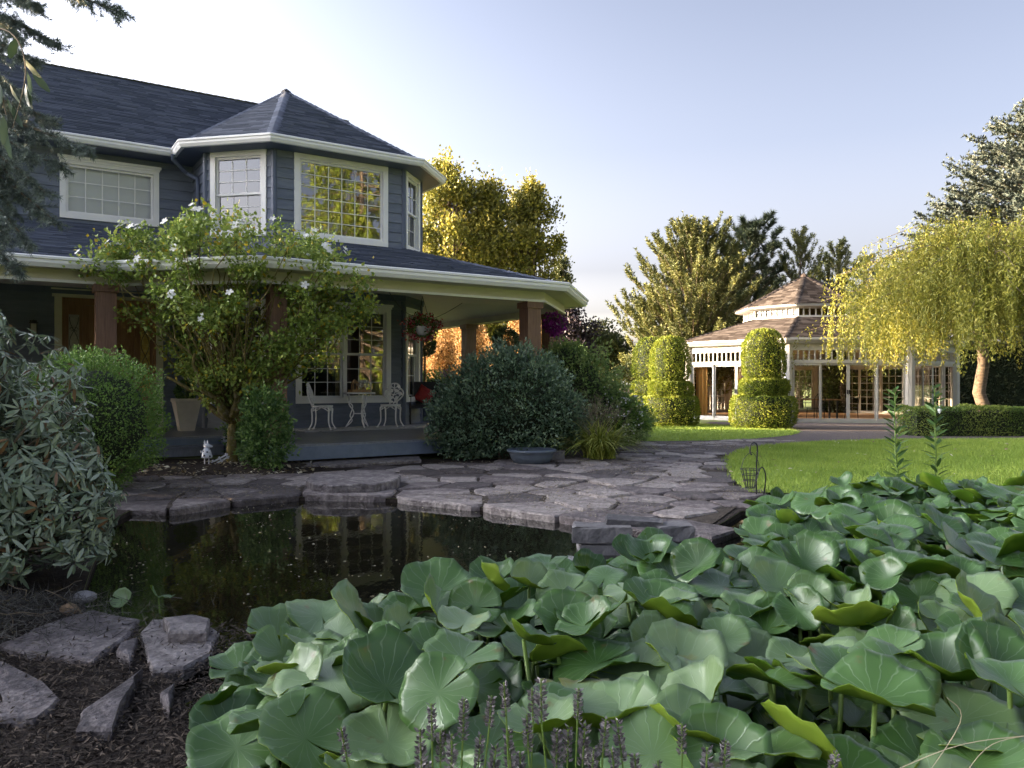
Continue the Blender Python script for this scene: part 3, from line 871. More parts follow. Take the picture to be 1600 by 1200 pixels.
# wall lantern beside the door
mb = MB(f_main)
lx = 14 - 4.05
mb.box(lx - .06, lx + .06, -.06, -.035, 2.15, 2.45)
mb.box(lx - .015, lx + .015, -.17, -.06, 2.42, 2.45)
for s in (-1, 1):
    for q in (-.2, -.08): mb.box(lx + s*.055 - .006, lx + s*.055 + .006, q - .006, q + .006, 2.15, 2.38)
mb.box(lx - .065, lx + .065, -.21, -.07, 2.12, 2.15); mb.prism([(lx-.08,-.22),(lx+.08,-.22),(lx+.08,-.06),(lx-.08,-.06)], 2.38, 2.40)
mb.box(lx - .03, lx + .03, -.17, -.11, 2.40, 2.44)
lan = mb.build('wall_lantern', M['black'], None)
mb = MB(f_main); mb.box(lx - .05, lx + .05, -.19, -.09, 2.155, 2.375); mb.build('lantern_glass', M['grey_glass'], lan)
tag(lan, 'black box wall lantern on the dark wall beside the front door', 'lantern')

# ---------------------------------------------------------------- roofs
def scan(poly, y):
    xs = []
    n = len(poly)
    for i in range(n):
        (x0, y0), (x1, y1) = poly[i], poly[(i+1) % n]
        if (y0 <= y < y1) or (y1 <= y < y0): xs.append(x0 + (x1-x0) * (y-y0) / (y1-y0))
    xs.sort()
    return xs
def shingles(pts, expo=.118, tab=(.2, .5), th=.012, seed=1):
    """pts: polygon, first two = eave edge. returns quad arrays"""
    r = random.Random(seed)
    p0 = Vector(pts[0]); e = (Vector(pts[1]) - p0).normalized()
    nv = Vector((0, 0, 0))
    for i in range(len(pts)):
        a, b = Vector(pts[i]) - p0, Vector(pts[(i+1) % len(pts)]) - p0
        nv += a.cross(b)
    nv.normalize()
    if nv.z < 0: nv = -nv
    s = nv.cross(e); s.normalize()
    if s.z < 0: s = -s
    pl = [((Vector(p) - p0).dot(e), (Vector(p) - p0).dot(s)) for p in pts]
    lift = [(Vector(p) - p0).dot(nv) for p in pts]
    ymax = max(y for x, y in pl)
    V = []; F = []; R = []
    k = 0
    y = -.02
    while y < ymax - .03:
        ya = max(y, .001); yb = min(y + expo * 1.1, ymax - .001)
        a = scan(pl, ya); b = scan(pl, yb)
        if len(a) >= 2 and len(b) >= 2:
            for q in range(0, min(len(a), len(b)) - 1, 2):
                al, ah, bl, bh = a[q], a[q+1], b[q], b[q+1]
                x = min(al, bl) - r.uniform(0, tab[1])
                hi = max(ah, bh)
                while x < hi:
                    w = r.uniform(*tab); x1 = x + w
                    ca, cb = max(x, al), max(x, bl); da, db = min(x1, ah), min(x1, bh)
                    if da > ca - .0 and db > cb:
                        t = th * r.choice((.6, 1.0, 1.5))
                        yy = y + r.choice((0, 0, -.012))
                        def W(xx, y_, h): return p0 + e * xx + s * y_ + nv * h
                        i0 = len(V)
                        V.extend([W(ca, yy, t), W(da, yy, t), W(db, yb, .003), W(cb, yb, .003), W(ca, yy, -.004), W(da, yy, -.004)])
                        F.extend([(i0, i0+1, i0+2, i0+3), (i0+4, i0+5, i0+1, i0)])
                        v = r.random(); R.extend([v, v])
                    x = x1
        y += expo
        k += 1
    return V, F, R
def roof_part(parent, planes, mat, name='roof', expo=.118, tab=(.2, .5), seed=1, under=None):
    mb = MB()
    for pts in planes:
        dn = Vector((0, 0, -.012)); d2 = Vector((0, 0, -.09))
        mb.face([Vector(p) + dn for p in pts]); mb.face([Vector(p) + d2 for p in pts][::-1])
        for i in range(len(pts)):
            a, b = Vector(pts[i]), Vector(pts[(i+1) % len(pts)])
            mb.face([a + d2, b + d2, b + dn, a + dn])
    ro = mb.build(name, under or M['shingle'], parent)
    V = []; F = []; R = []
    for k, pts in enumerate(planes):
        v, f, r_ = shingles(pts, expo, tab, seed=seed * 10 + k)
        n0 = len(V); V += v; F += [tuple(i + n0 for i in q) for q in f]; R += r_
    o0 = np.array(origin(parent))
    sh = link('shingles', np_mesh('shingles', np.array(V) - o0, np.array(F), mat, R), ro)
    tag(sh, kind='stuff')
    return ro
def caps(parent, segs, mat, w=.14, step=.2, lift=.02):
    V = []; F = []; R = []
    r = random.Random(3)
    for p, q in segs:
        p, q = Vector(p), Vector(q)
        d = (q - p); L = d.length; d.normalize()
        sd = d.cross(Vector((0, 0, 1))).normalized(); up = sd.cross(d)
        if up.z < 0: up = -up
        k = int(L / step)
        for i in range(k):
            a = p + d * (L * i / k); b = p + d * (L * (i + 1.15) / k)
            h0, h1 = lift + .018, lift + .004
            dr = up * (-w * .42)
            i0 = len(V)
            V += [a + sd*w + up*h0 + dr, a + up*h0, a - sd*w + up*h0 + dr, b + sd*w + up*h1 + dr, b + up*h1, b - sd*w + up*h1 + dr,
                  a + sd*w + up*(h0-.02) + dr, a + up*(h0-.02), a - sd*w + up*(h0-.02) + dr]
            F += [(i0, i0+1, i0+4, i0+3), (i0+1, i0+2, i0+5, i0+4), (i0+6, i0+7, i0+1, i0), (i0+7, i0+8, i0+2, i0+1)]
            v = r.random(); R += [v] * 4
    o0 = np.array(origin(parent))
    return tag(link('ridge_caps', np_mesh('ridge_caps', np.array([tuple(v) for v in V]) - o0, np.array(F), mat, R), parent), kind='stuff')
EZ = 6.02                      # upper eave
RB, RZ = 6.5, 9.0              # ridge
sl = (RZ - EZ) / (RB - 1.68)
gab = 4.1
main_front = [H(MAINA-.3, 1.68, EZ), H(gab, 1.68, EZ), H(gab, RB, RZ), H(MAINA-.3, RB, RZ)]
main_back = [H(gab, 7.3, RZ - 2.6), H(MAINA-.3, 7.3, RZ - 2.6), H(MAINA-.3, RB, RZ), H(gab, RB, RZ)]
ro = roof_part(house, [main_front, main_back], MAT_SH, seed=1)
caps(ro, [(H(MAINA, RB, RZ), H(gab, RB, RZ))], MAT_SH)
# gable end
mb = MB(H); mb.prism([(0,0)]*0 or [(3.5,1.9),(3.64,1.9),(3.64,11.3),(3.5,11.3)], 0, 0) if False else None
mb.face([(3.63, 1.9, WT), (3.63, 7.0, WT), (3.63, RB, RZ - .12)]); mb.face([(3.5, 1.9, WT), (3.5, RB, RZ - .12), (3.5, 7.0, WT)])
mb.build('gable_wall', M['siding'], house)
# turret
oh = .45; t22 = oh * math.tan(rad(22.5))
E = [(-1.075-oh, 2.6), (-1.075-oh, 1.075-t22), (0-t22, -oh), (2.83+t22, -oh), (3.64+oh, .81-t22), (3.64+oh, 4.0)]
AP = (1.415, 3.8, 8.50)
e3 = [H(a, b, EZ) for a, b in E]; ap = H(*AP)
turret_planes = [[e3[i], e3[i+1], ap] for i in range(len(E)-1)]
backR = H(1.415, 6.2, 8.5)
turret_planes.append([e3[5], H(3.64+oh, 6.2, EZ), backR, ap])
turret_planes.append([H(-1.075-oh, 6.2, EZ), e3[0], ap, backR])
ro2 = roof_part(house, turret_planes, MAT_SH, seed=2)
caps(ro2, [(ap, e3[1]), (ap, e3[2]), (ap, e3[3]), (ap, e3[4])], MAT_SH, w=.12)
mb = MB(); c = ap; mb.lathe([(.17, -.10), (.12, .0), (.03, .07)], 8, (c.x, c.y, c.z)); mb.build('roof_finial', M['shingle'], ro2)
# porch roof
PE = 2.95
F0, F1 = (-1.6, -4.7), (3.7, -4.7)
R1 = (5.66, -2.74); L1 = (-3.2, -3.1)
porch_planes = [
    [H(MAINA, -3.1, PE), H(*L1, PE), H(-1.075, 1.075, 4.12), H(-1.075, 2.28, 4.45), H(MAINA, 2.28, 4.45)],
    [H(*L1, PE), H(*F0, PE), H(0, 0, 4.15), H(-1.075, 1.075, 4.12)],
    [H(*F0, PE), H(*F1, PE), H(2.83, 0, 4.15), H(0, 0, 4.15)],
    [H(*F1, PE), H(*R1, PE), H(3.64, .81, 4.1), H(2.83, 0, 4.15)],
    [H(*R1, PE), H(5.66, 7, PE), H(3.64, 7, 4.1), H(3.64, .81, 4.1)]]
ro3 = roof_part(house, porch_planes, MAT_SH, seed=3)
caps(ro3, [(H(2.83,0,4.15), H(*F1, PE)), (H(3.64,.81,4.1), H(*R1, PE)), (H(0,0,4.15), H(*F0, PE))], MAT_SH, w=.12)
# gutters and fascias
GUT = [(0, -.005), (.10, .0), (.125, -.015), (.125, -.045), (.105, -.06), (.105, -.10), (.07, -.155), (0, -.155)]
def gutter(path, z, name='gutter', prof=GUT, mat='white'):
    mb = MB(H); mb.sweep(path, [(o, z + q) for o, q in prof]); return mb.build(name, M[mat], house)
up_path = [(MAINA, 1.68), (-1.075-oh, 1.68), (-1.075-oh, 1.075-t22), (-t22, -oh), (2.83+t22, -oh), (3.64+oh, .81-t22), (3.64+oh, 6)]
gutter([(a, b) for a, b in up_path], EZ + .03)
po_path = [(MAINA, -3.1), L1, F0, F1, R1, (5.66, 7)]
gutter(po_path, PE + .03)
# soffits
mb = MB(H)
mb.box(MAINA, -1.075 - oh + .02, 1.70, 2.28, EZ - .125, EZ - .10)
mb.prism([(-1.075-oh+.01, 2.28), (-1.075-oh+.01, 1.08-t22), (-t22, -oh+.01), (2.83+t22, -oh+.01), (3.64+oh-.01, .81-t22), (3.64+oh-.01, 6), (3.6, 6), (3.6, .8), (2.8, .02), (.02, .02), (-1.06, 1.09), (-1.06, 2.28)], EZ - .1245, EZ - .101)
mb.build('soffit', M['navytrim'], house)
BP = [(MAINA, -2.72), (-3.05, -2.72), (-1.42, -4.22), (3.53, -4.22), (5.22, -2.55), (5.22, 7)]
def inset(path, d):     # shift a path outwards/inwards in (a,b)
    out = []
    for i in range(len(path)):
        p = Vector(path[i]); d0 = (Vector(path[i]) - Vector(path[i-1])).normalized() if i else None
        d1 = (Vector(path[i+1]) - p).normalized() if i < len(path)-1 else None
        d0 = d0 or d1; d1 = d1 or d0
        n0 = Vector((d0.y, -d0.x)); n1 = Vector((d1.y, -d1.x)); m_ = (n0 + n1).normalized()
        q = p + m_ * (d / max(.4, m_.dot(n0))); out.append((q.x, q.y))
    return out
mb = MB(H)
so, si = inset(po_path, -.01), inset(BP, -.02)
for i in range(len(so) - 1):
    mb.face([(*so[i], PE - .112), (*so[i+1], PE - .112), (*si[i+1], PE - .112), (*si[i], PE - .112)])
mb.build('porch_soffit', M['cream'], house)
mb = MB(H); mb.sweep(BP, [(.09, 2.67), (.09, PE - .1125), (-.09, PE - .1125), (-.09, 2.67)]); mb.build('porch_beam', M['cream'], house)
mb = MB(H); mb.sweep(BP, [(.11, 2.66), (.11, 2.70), (.0905, 2.70), (.0905, 2.66)]); mb.build('beam_trim', M['white'], house)
# ceiling (rises towards the wall)
ci = inset(BP, -.09)
wl_ = [(MAINA, 2.27), (-1.09, 2.27), (0, -.02), (2.83, -.02), (3.66, .80), (3.66, 7)]
mb = MB(H)
for i in range(5):
    mb.face([(*ci[i], 2.80), (*ci[i+1], 2.80), (*wl_[i+1], 3.14), (*wl_[i], 3.14)])
mb.build('porch_ceiling', M['ceiling'], house)
mb = MB(H)
mb.sweep([(MAINA, 2.24), (-1.115, 2.24), (-1.115, 1.06), (-.02, -.045), (2.85, -.045), (3.69, .79), (3.69, 7.9)], [(.03, 3.0), (.03, 3.2), (0, 3.2), (0, 3.0)]); mb.build('frieze_board', M['navytrim'], house)
# recessed lights are off; posts
for k, (a, b, w) in enumerate(((3.36, -4.16, .28), (5.08, -2.42, .28), (5.06, 1.0, .27), (-1.15, -4.05, .25), (-3.3, -2.78, .27), (-7, -2.78, .27), (5.06, 5.0, .27))):
    c = H(a, b, 0)
    mb = MB(lambda x, y, z, a=a, b=b: H(a + x, b + y, z))
    h = w / 2
    mb.box(-h, h, -h, h, DECK, 2.66)
    po = mb.build('post', M['cedar'], house)
    mb = MB(lambda x, y, z, a=a, b=b: H(a + x, b + y, z))
    mb.box(-h - .03, h + .03, -h - .03, h + .03, 2.55, 2.658); mb.build('post_cap', M['cedar'], po)
    mb = MB(lambda x, y, z, a=a, b=b: H(a + x, b + y, z)); mb.box(-h - .02, h + .02, -h - .02, h + .02, DECK, DECK + .14); mb.build('post_base', M['cedar'], po)
# deck
DP = [(MAINA, -2.95), (-4.9, -2.95), (-4.9, -1.55), (-1.35, -1.55), (-1.35, -4.3), (3.55, -4.3), (5.32, -2.53), (5.32, 7), (3.62, 7), (3.62, .82), (2.82, .02), (.02, .02), (-1.06, 1.06), (-1.06, 2.26), (MAINA, 2.26)]
mb = MB(H); mb.prism(DP, .10, DECK - .03); dk = mb.build('deck', M['deck'], house)
b = -4.3; k = 0
while b < 11:
    xs = scan(DP, b + .068)
    for q in range(0, len(xs) - 1, 2):
        if xs[q+1] - xs[q] < .05: continue
        if b > 4: continue
        m2 = MB(H); m2.box(max(xs[q], -9) - .012, xs[q+1] + .012, b + .003, b + .135, DECK - .0295, DECK)
        m2.build('deck_board', M['deck'], dk)
    b += .138; k += 1
mb = MB(H)
mb.sweep([(MAINA, -2.95), (-4.9, -2.95), (-4.9, -1.55), (-1.35, -1.55), (-1.35, -4.3), (3.55, -4.3), (5.32, -2.53), (5.32, 7)], [(.035, .07), (.035, DECK - .032), (.001, DECK - .032), (.001, .07)])
mb.build('deck_skirt', M['skirt'], dk)
mb = MB(H)
mb.box(-4.85, -1.42, -1.95, -1.59, .0, .14); mb.box(-4.85, -1.42, -1.97, -1.588, .1402, .165)
mb.build('step', M['deck'], dk)
# downspouts
mb = MB(H)
mb.tube([(-1.62, 1.5, EZ-.12), (-1.62, 1.55, EZ-.2), (-1.32, 1.7, EZ-.42), (-1.14, 1.55, EZ-.55), (-1.14, 1.5, EZ-.7), (-1.14, 1.5, 4.3)], .042, 8)
mb.build('downspout', M['navytrim'], house)
mb = MB(H)
mb.tube([(5.5, 1.9, PE-.15), (5.5, 1.9, PE-.25), (5.3, 1.6, PE-.45), (5.26, 1.3, PE-.55), (5.26, 1.2, .3)], .04, 8)
mb.build('downspout', M['skirt'], house)
# festoon wire under the porch ceiling
mb = MB()
pts = [H(.6, -4.1, 2.75), H(2.2, -2.0, 2.5), H(2.83, -.1, 2.55), H(3.3, -1.8, 2.85)]
pp = []
for i in range(3):
    for t in np.linspace(0, 1, 8): 
        p = pts[i].lerp(pts[i+1], t); p.z -= .12 * math.sin(math.pi * t); pp.append(p)
mb.tube(pp, .006, 5); mb.build('porch_wire', M['black'], house)

# ================================================================ GARDEN PAVILION (octagonal, glazed)
GC = (11.93, 32.4); GAP = 5.0; GS = 2 * GAP * math.tan(rad(22.5)); GZ = -.13
pav = thing('garden_pavilion', (GC[0], GC[1], GZ), 'white octagonal glazed garden pavilion with two tiered tan shingle roof', 'pavilion')
def gframe(k, ap=GAP):
    th = math.atan2(-1, -.06) + k * math.pi / 4
    nx, ny = math.cos(th), math.sin(th); rx, ry = -ny, nx
    return lambda x, y, z: Vector((GC[0] + nx*(ap - y) + rx*x, GC[1] + ny*(ap - y) + ry*x, z))
def ring_pts(ap, z):
    R = ap / math.cos(rad(22.5)); t0 = math.atan2(-1, -.06) - rad(22.5)
    return [Vector((GC[0] + R*math.cos(t0 + k*math.pi/4), GC[1] + R*math.sin(t0 + k*math.pi/4), z)) for k in range(8)]
hs = GS / 2
for k in range(8):
    f = gframe(k)
    mb = MB(f)
    mb.box(-hs + .10, hs - .10, -.03, .10, 1.92, 2.04)
    w = mb.build('door_header', M['offwhite'], pav)
    mb = MB(f); mb.box(-hs + .10, hs - .10, -.03, .10, 2.37, 2.62); mb.build('eave_beam', M['offwhite'], pav)
    mb = MB(f); mb.box(-hs + .10, hs - .10, -.035, .10, GZ - .02, GZ + .06); mb.build('threshold', M['offwhite'], pav)
    mb = MB(f)
    nb = 21
    for i in range(nb):
        x = -hs + .16 + (GS - .32) * i / (nb - 1); mb.box(x - .022, x + .022, -.02, .03, 2.0401, 2.3699)
    tag(mb.build('transom_bars', M['offwhite'], w), kind='stuff')
    mb = MB(f); mb.face([(-hs + .1, .05, 2.04), (hs - .1, .05, 2.04), (hs - .1, .05, 2.37), (-hs + .1, .05, 2.37)]); mb.build('transom_pane', M['gazeboglass'], w)
    pw = (GS - .36) / 4
    for i in range(4):
        x0 = -hs + .18 + pw * i; x1 = x0 + pw; yo = .0 if i in (0, 3) else .045
        mb = MB(f); fw = .055
        mb.box(x0, x0 + fw, yo, yo + .04, GZ + .0601, 1.9199); mb.box(x1 - fw, x1, yo, yo + .04, GZ + .0601, 1.9199)
        mb.box(x0 + fw, x1 - fw, yo, yo + .04, GZ + .0601, GZ + .14); mb.box(x0 + fw, x1 - fw, yo, yo + .04, 1.85, 1.9199)
        d = mb.build('sliding_door', M['offwhite'], pav)
        mb = MB(f); mb.face([(x0 + fw, yo + .02, GZ + .14), (x1 - fw, yo + .02, GZ + .14), (x1 - fw, yo + .02, 1.85), (x0 + fw, yo + .02, 1.85)]); mb.build('pane', M['gazeboglass'], d)
        if k in (2, 3, 4, 5, 6):
            mb = MB(f)
            for c in (1, 2): mb.box(x0 + fw + (pw-2*fw)*c/3 - .012, x0 + fw + (pw-2*fw)*c/3 + .012, yo + .022, yo + .03, GZ + .14, 1.85)
            for r in range(1, 6): mb.box(x0 + fw, x1 - fw, yo + .0305, yo + .038, GZ + .14 + 1.84*r/6 - .012, GZ + .14 + 1.84*r/6 + .012)
            mb.build('grille', M['offwhite'], d)
        if i in (1, 2):
            mb = MB(f); xh = x1 - fw if i == 1 else x0 + .01
            mb.box(xh + .005, xh + .04, yo - .03, yo - .001, .85, 1.0); mb.build('handle', M['black'], d)
for k, p in enumerate(ring_pts(GAP - .03, 0)):
    mb = MB(); mb.tube([(p.x, p.y, GZ - .02), (p.x, p.y, 2.63)], .17, 8); mb.build('corner_post', M['offwhite'], pav)
mb = MB()
mb.prism([(p.x, p.y) for p in ring_pts(GAP - .1, 0)], GZ - .05, GZ + .02); mb.build('floor', M['floorwood'], pav)
def octa_band(name, ap, prof, mat, parent):
    mb = MB(); mb.rings([[tuple(p) for p in ring_pts(ap + o, z)] for o, z in prof], cap=False); return mb.build(name, mat, parent)
octa_band('gutter', GAP, [(.05, 2.6), (.30, 2.62), (.34, 2.66), (.42, 2.72), (.42, 2.80), (.30, 2.81)], M['offwhite'], pav)
lo, li = ring_pts(GAP + .40, 2.80), ring_pts(2.2, 3.76)
ro4 = roof_part(pav, [[lo[k], lo[(k+1) % 8], li[(k+1) % 8], li[k]] for k in range(8)], MAT_SHT, expo=.17, tab=(.2, .42), seed=6, under=M['shingle_tan'])
caps(ro4, [(li[k], lo[k]) for k in range(8)], MAT_SHT, w=.13, step=.22)
octa_band('clerestory_base', 2.2, [(-.05, 3.6), (.06, 3.72), (.06, 3.82), (-.05, 3.82)], M['offwhite'], pav)
octa_band('clerestory_head', 2.2, [(-.05, 4.08), (.03, 4.08), (.22, 4.12), (.34, 4.16), (.34, 4.25), (.2, 4.26)], M['offwhite'], pav)
octa_band('clerestory_glass', 2.17, [(0, 3.82), (0, 4.08)], M['gazeboglass'], pav)
s2 = 2.2 * math.tan(rad(22.5))
for k in range(8):
    f = gframe(k, 2.2)
    for i in range(9):
        mb = MB(f); x = -s2 + 2*s2*i/8; w_ = .05 if i in (0, 8) else .022; mb.box(x - w_, x + w_, -.01, .03, 3.8201, 4.0799)
        mb.build('clerestory_bar', M['offwhite'], pav)
uo = ring_pts(2.2 + .34, 4.26); apx = Vector((GC[0], GC[1], 5.62))
ro5 = roof_part(pav, [[uo[k], uo[(k+1) % 8], apx] for k in range(8)], MAT_SHT, expo=.17, tab=(.2, .42), seed=7, under=M['shingle_tan'])
caps(ro5, [(apx, uo[k]) for k in range(8)], MAT_SHT, w=.12, step=.22)
mb = MB(); mb.lathe([(.2, -.14), (.12, .03), (.02, .1)], 8, tuple(apx)); mb.build('roof_cap', M['shingle_tan'], ro5)
octa_band('ceiling', 2.2, [(-.1, 3.55), (2.7, 2.61)], M['cream'], pav)
# curtains on the left facets
for k, spans in ((7, [(-1.9, -1.35), (-.2, .15), (1.0, 1.35)]), (1, [(-1.6, -1.1), (1.2, 1.7)]), (6, [(-1.8, 1.2)])):
    f = gframe(k); mb = MB(f)
    for c0, c1 in spans:
        kk = max(6, int((c1 - c0) / .06)); pts = [(c0 + (c1-c0)*q/kk, .25 + .04*math.sin(q*1.9)) for q in range(kk + 1)]
        for q in range(kk): mb.face([(pts[q][0], pts[q][1], GZ + .04), (pts[q+1][0], pts[q+1][1], GZ + .04), (pts[q+1][0], pts[q+1][1], 1.95), (pts[q][0], pts[q][1], 1.95)])
    mb.build('curtain', M['goldcurtain'] if k != 1 else M['curtain'], pav)
def metal_chair(loc, rz, label):
    t = thing('metal_chair', (0, 0, 0), label, 'chair', 'chairs inside the pavilion')
    mb = MB(); mb.box(-.22, .22, -.22, .22, .43, .46); mb.build('seat', M['black'], t)
    for sx in (-1, 1):
        for sy in (-1, 1):
            mb = MB(); mb.tube([(sx*.2, sy*.2, .43), (sx*.22, sy*.23, 0)], .014, 6); mb.build('leg', M['black'], t)
    mb = MB()
    mb.tube([(-.2, .2, .45), (-.22, .26, .8), (-.12, .28, .95), (.12, .28, .95), (.22, .26, .8), (.2, .2, .45)], .014, 6)
    for x in (-.1, 0, .1): mb.tube([(x, .21, .46), (x, .27, .93)], .008, 5)
    mb.build('backrest', M['black'], t)
    t.location = loc; t.rotation_euler = (0, 0, rz)
metal_chair((9.9, 28.9, GZ + .02), 1.9, 'black metal chair behind the first sliding door of the pavilion')
metal_chair((10.9, 28.5, GZ + .02), 3.4, 'black metal chair with its back to the pavilion sliding doors')
metal_chair((12.4, 29.0, GZ + .02), 4.3, 'black metal chair beside the right end of the pavilion table')
t = thing('pavilion_table', (11.1, 29.6, GZ + .02), 'long dark table standing inside the glazed pavilion', 'table')
mb = MB(); mb.box(10.1, 12.1, 29.2, 30.1, .60, .64); mb.build('tabletop', M['brownwood'], t)
for x in (10.2, 12.0):
    for y in (29.3, 30.0):
        mb = MB(); mb.box(x-.03, x+.03, y-.03, y+.03, GZ + .02, .60); mb.build('leg', M['black'], t)

# ================================================================ THINGS ON THE PORCH
def catmull(pts, n=6, closed=False):
    pts = [Vector(p) for p in pts]; out = []; k = len(pts)
    rng_ = range(k) if closed else range(k - 1)
    for i in rng_:
        p0 = pts[(i-1) % k] if (closed or i > 0) else pts[0]; p1 = pts[i]; p2 = pts[(i+1) % k]; p3 = pts[(i+2) % k] if (closed or i + 2 < k) else pts[-1]
        for j in range(n):
            t = j / n
            out.append(.5 * ((2*p1) + (p2-p0)*t + (2*p0-5*p1+4*p2-p3)*t*t + (3*p1-p0-3*p2+p3)*t*t*t))
    if not closed: out.append(pts[-1])
    return out
def bistro_chair(loc, rz, label):
    t = thing('bistro_chair', (0, 0, 0), label, 'chair', 'white garden chairs on the deck')
    W = M['whitemetal']
    mb = MB(); mb.lathe([(.17, .44), (.205, .44), (.212, .455), (.205, .47), (.17, .468)], 20, cap=False)
    for i in range(6): 
        a = i * math.pi / 3; mb.tube([(0, 0, .455), (.18*math.cos(a), .18*math.sin(a), .455)], .014, 5)
    for q in (.06, .115): mb.tube([(q*math.cos(a), q*math.sin(a), .455) for a in np.linspace(0, 2*math.pi, 16)[:-1]], .012, 5, closed=True)
    mb.build('seat', W, t, smooth=True)
    for sx in (-1, 1):
        for sy in (-1, 1):
            mb = MB()
            mb.tube(catmull([(sx*.12, sy*.12, .445), (sx*.165, sy*.165, .40), (sx*.16, sy*.16, .28), (sx*.165, sy*.165, .12), (sx*.215, sy*.215, .012)], 4), [.02 - .0005*i for i in range(17)], 6)
            mb.lathe([(.022, 0), (.024, .012), (.01, .02)], 8, (sx*.215, sy*.215, 0))
            mb.build('leg', W, t, smooth=True)
    for (x0, y0, x1, y1) in ((-.15,-.15,.15,-.15), (.15,-.15,.15,.15), (.15,.15,-.15,.15), (-.15,.15,-.15,-.15)):
        mb = MB()
        mb.tube([(x0 + (x1-x0)*u, y0 + (y1-y0)*u, .36 + .07*math.sin(math.pi*u)) for u in np.linspace(0, 1, 9)], .009, 5)
        for u in (.2, .8): mb.tube([(x0 + (x1-x0)*u, y0+(y1-y0)*u, .385), (x0+(x1-x0)*u, y0+(y1-y0)*u, .44)], .009, 5)
        mb.build('apron', W, t)
    half = [(.075, .47), (.085, .53), (.14, .58), (.195, .65), (.20, .72), (.165, .775), (.125, .80), (.11, .85), (.06, .895)]
    pr = half + [(0, .905)] + [(-x, z) for x, z in half[::-1]]
    def bk(x, z): return (x, .185 + (z - .46) * .22, z)
    mb = MB(); mb.tube(catmull([bk(x, z) for x, z in pr], 4), .016, 6); mb.build('back_frame', W, t, smooth=True)
    mb = MB()
    r = random.Random(4)
    mb.tube(catmull([bk(0, .47), bk(.03, .55), bk(-.02, .63), bk(.02, .72), bk(0, .80), bk(0, .90)], 4), .011, 5)
    for s in (-1, 1):
        mb.tube(catmull([bk(0, .50), bk(s*.07, .56), bk(s*.12, .64), bk(s*.19, .68)], 4), .010, 5)
        mb.tube(catmull([bk(0, .66), bk(s*.08, .70), bk(s*.10, .77), bk(s*.15, .79)], 4), .010, 5)
        mb.tube(catmull([bk(0, .80), bk(s*.05, .83), bk(s*.08, .88)], 4), .010, 5)
        for (x, z, sz) in ((.06, .60, .045), (.13, .69, .05), (.05, .75, .045), (.09, .83, .04), (.04, .52, .03)):
            c = Vector(bk(s*x, z)); a = r.uniform(0, 3)
            ring = [(c.x + sz*math.cos(q)*(1 if i % 2 else .75)*(1.2 if abs(math.cos(q-a)) > .7 else .7), c.y, c.z + sz*math.sin(q)*(1 if i % 2 else .75)) for i, q in enumerate(np.linspace(0, 2*math.pi, 11)[:-1])]
            mb.rings([[(p[0], p[1]-.008, p[2]) for p in ring], [(p[0], p[1]+.008, p[2]) for p in ring]])
    mb.build('back_tracery', W, t)
    t.location = loc; t.rotation_euler = (0, 0, rz)
bistro_chair(H(.74, -.72, DECK + .008), rad(33 + 58), 'white cast metal garden chair at the end of the rug turned sideways')
bistro_chair(H(2.25, -.62, DECK + .008), rad(33 - 42), 'white cast metal garden chair facing outwards by the turret corner')
tb = thing('bistro_table', H(1.56, -.62, DECK + .008), 'small round white cast metal table between the two garden chairs', 'table')
c = H(1.56, -.62, DECK + .008)
mb = MB(); mb.lathe([(.0, .69), (.31, .69), (.325, .70), (.325, .715), (.31, .722), (.0, .724)], 28, tuple(c), cap=False); mb.build('tabletop', M['whitemetal'], tb, smooth=True)
for k in range(3):
    a = rad(33) + k * 2*math.pi/3 + .5
    def q(r_, z): return (c.x + r_*math.cos(a), c.y + r_*math.sin(a), c.z + z)
    mb = MB()
    mb.tube(catmull([q(.22, .69), q(.17, .58), q(.21, .48), q(.13, .36), q(.12, .27), q(.20, .14), q(.28, .01)], 4), .014, 6)
    mb.tube(catmull([q(.22, .69), q(.24, .56), q(.14, .45), q(.16, .34), q(.19, .24), q(.15, .14), q(.28, .01)], 4), .011, 6)
    mb.build('leg', M['whitemetal'], tb, smooth=True)
mb = MB(); mb.tube([(c.x + .125*math.cos(a), c.y + .125*math.sin(a), c.z + .29) for a in np.linspace(0, 6.283, 17)[:-1]], .010, 6, closed=True); mb.build('stretcher_ring', M['whitemetal'], tb)
mb = MB(H); mb.box(.2, 3.35, -1.32, -.15, DECK + .001, DECK + .008)
tag(mb.build('rug', M['rug'], None), 'grey patterned outdoor rug under the white garden furniture', 'rug')
# tray and flowers on the table
tz = c.z + .724
t = thing('wooden_tray', (c.x, c.y, tz), 'small wooden tray lying on the round white table', 'tray')
Hf = lambda x, y, z: Vector((c.x + UX*x - UY*y, c.y + UY*x + UX*y, tz + z))
mb = MB(Hf); mb.box(-.2, .2, -.12, .12, .001, .012); mb.build('base', M['brownwood'], t)
for a in ((-.2,.2,-.12,-.108), (-.2,.2,.108,.12), (-.2,-.188,-.1079,.1079), (.188,.2,-.1079,.1079)):
    mb = MB(Hf); mb.box(*a, .0121, .055); mb.build('side', M['brownwood'], t)
t = thing('wooden_lantern', Hf(-.09, .02, .013), 'small wooden house shaped lantern standing on the table tray', 'lantern')
mb = MB(Hf)
for x in (-.15, -.05):
    for y in (-.03, .06): mb.box(x, x + .015, y, y + .015, .0135, .18)
mb.box(-.16, -.025, -.04, .085, .18, .195); mb.build('frame', M['brownwood'], t)
mb = MB(Hf); mb.prism([(-.145,-.03),(-.04,-.03),(-.04,.07),(-.145,.07)], .196, .20); mb.rings([[(-.15,-.03,.2),(-.035,-.03,.2),(-.035,.075,.2),(-.15,.075,.2)], [(-.11,.02,.26),(-.08,.02,.26),(-.08,.03,.26),(-.11,.03,.26)]]); mb.build('roof', M['brownwood'], t)
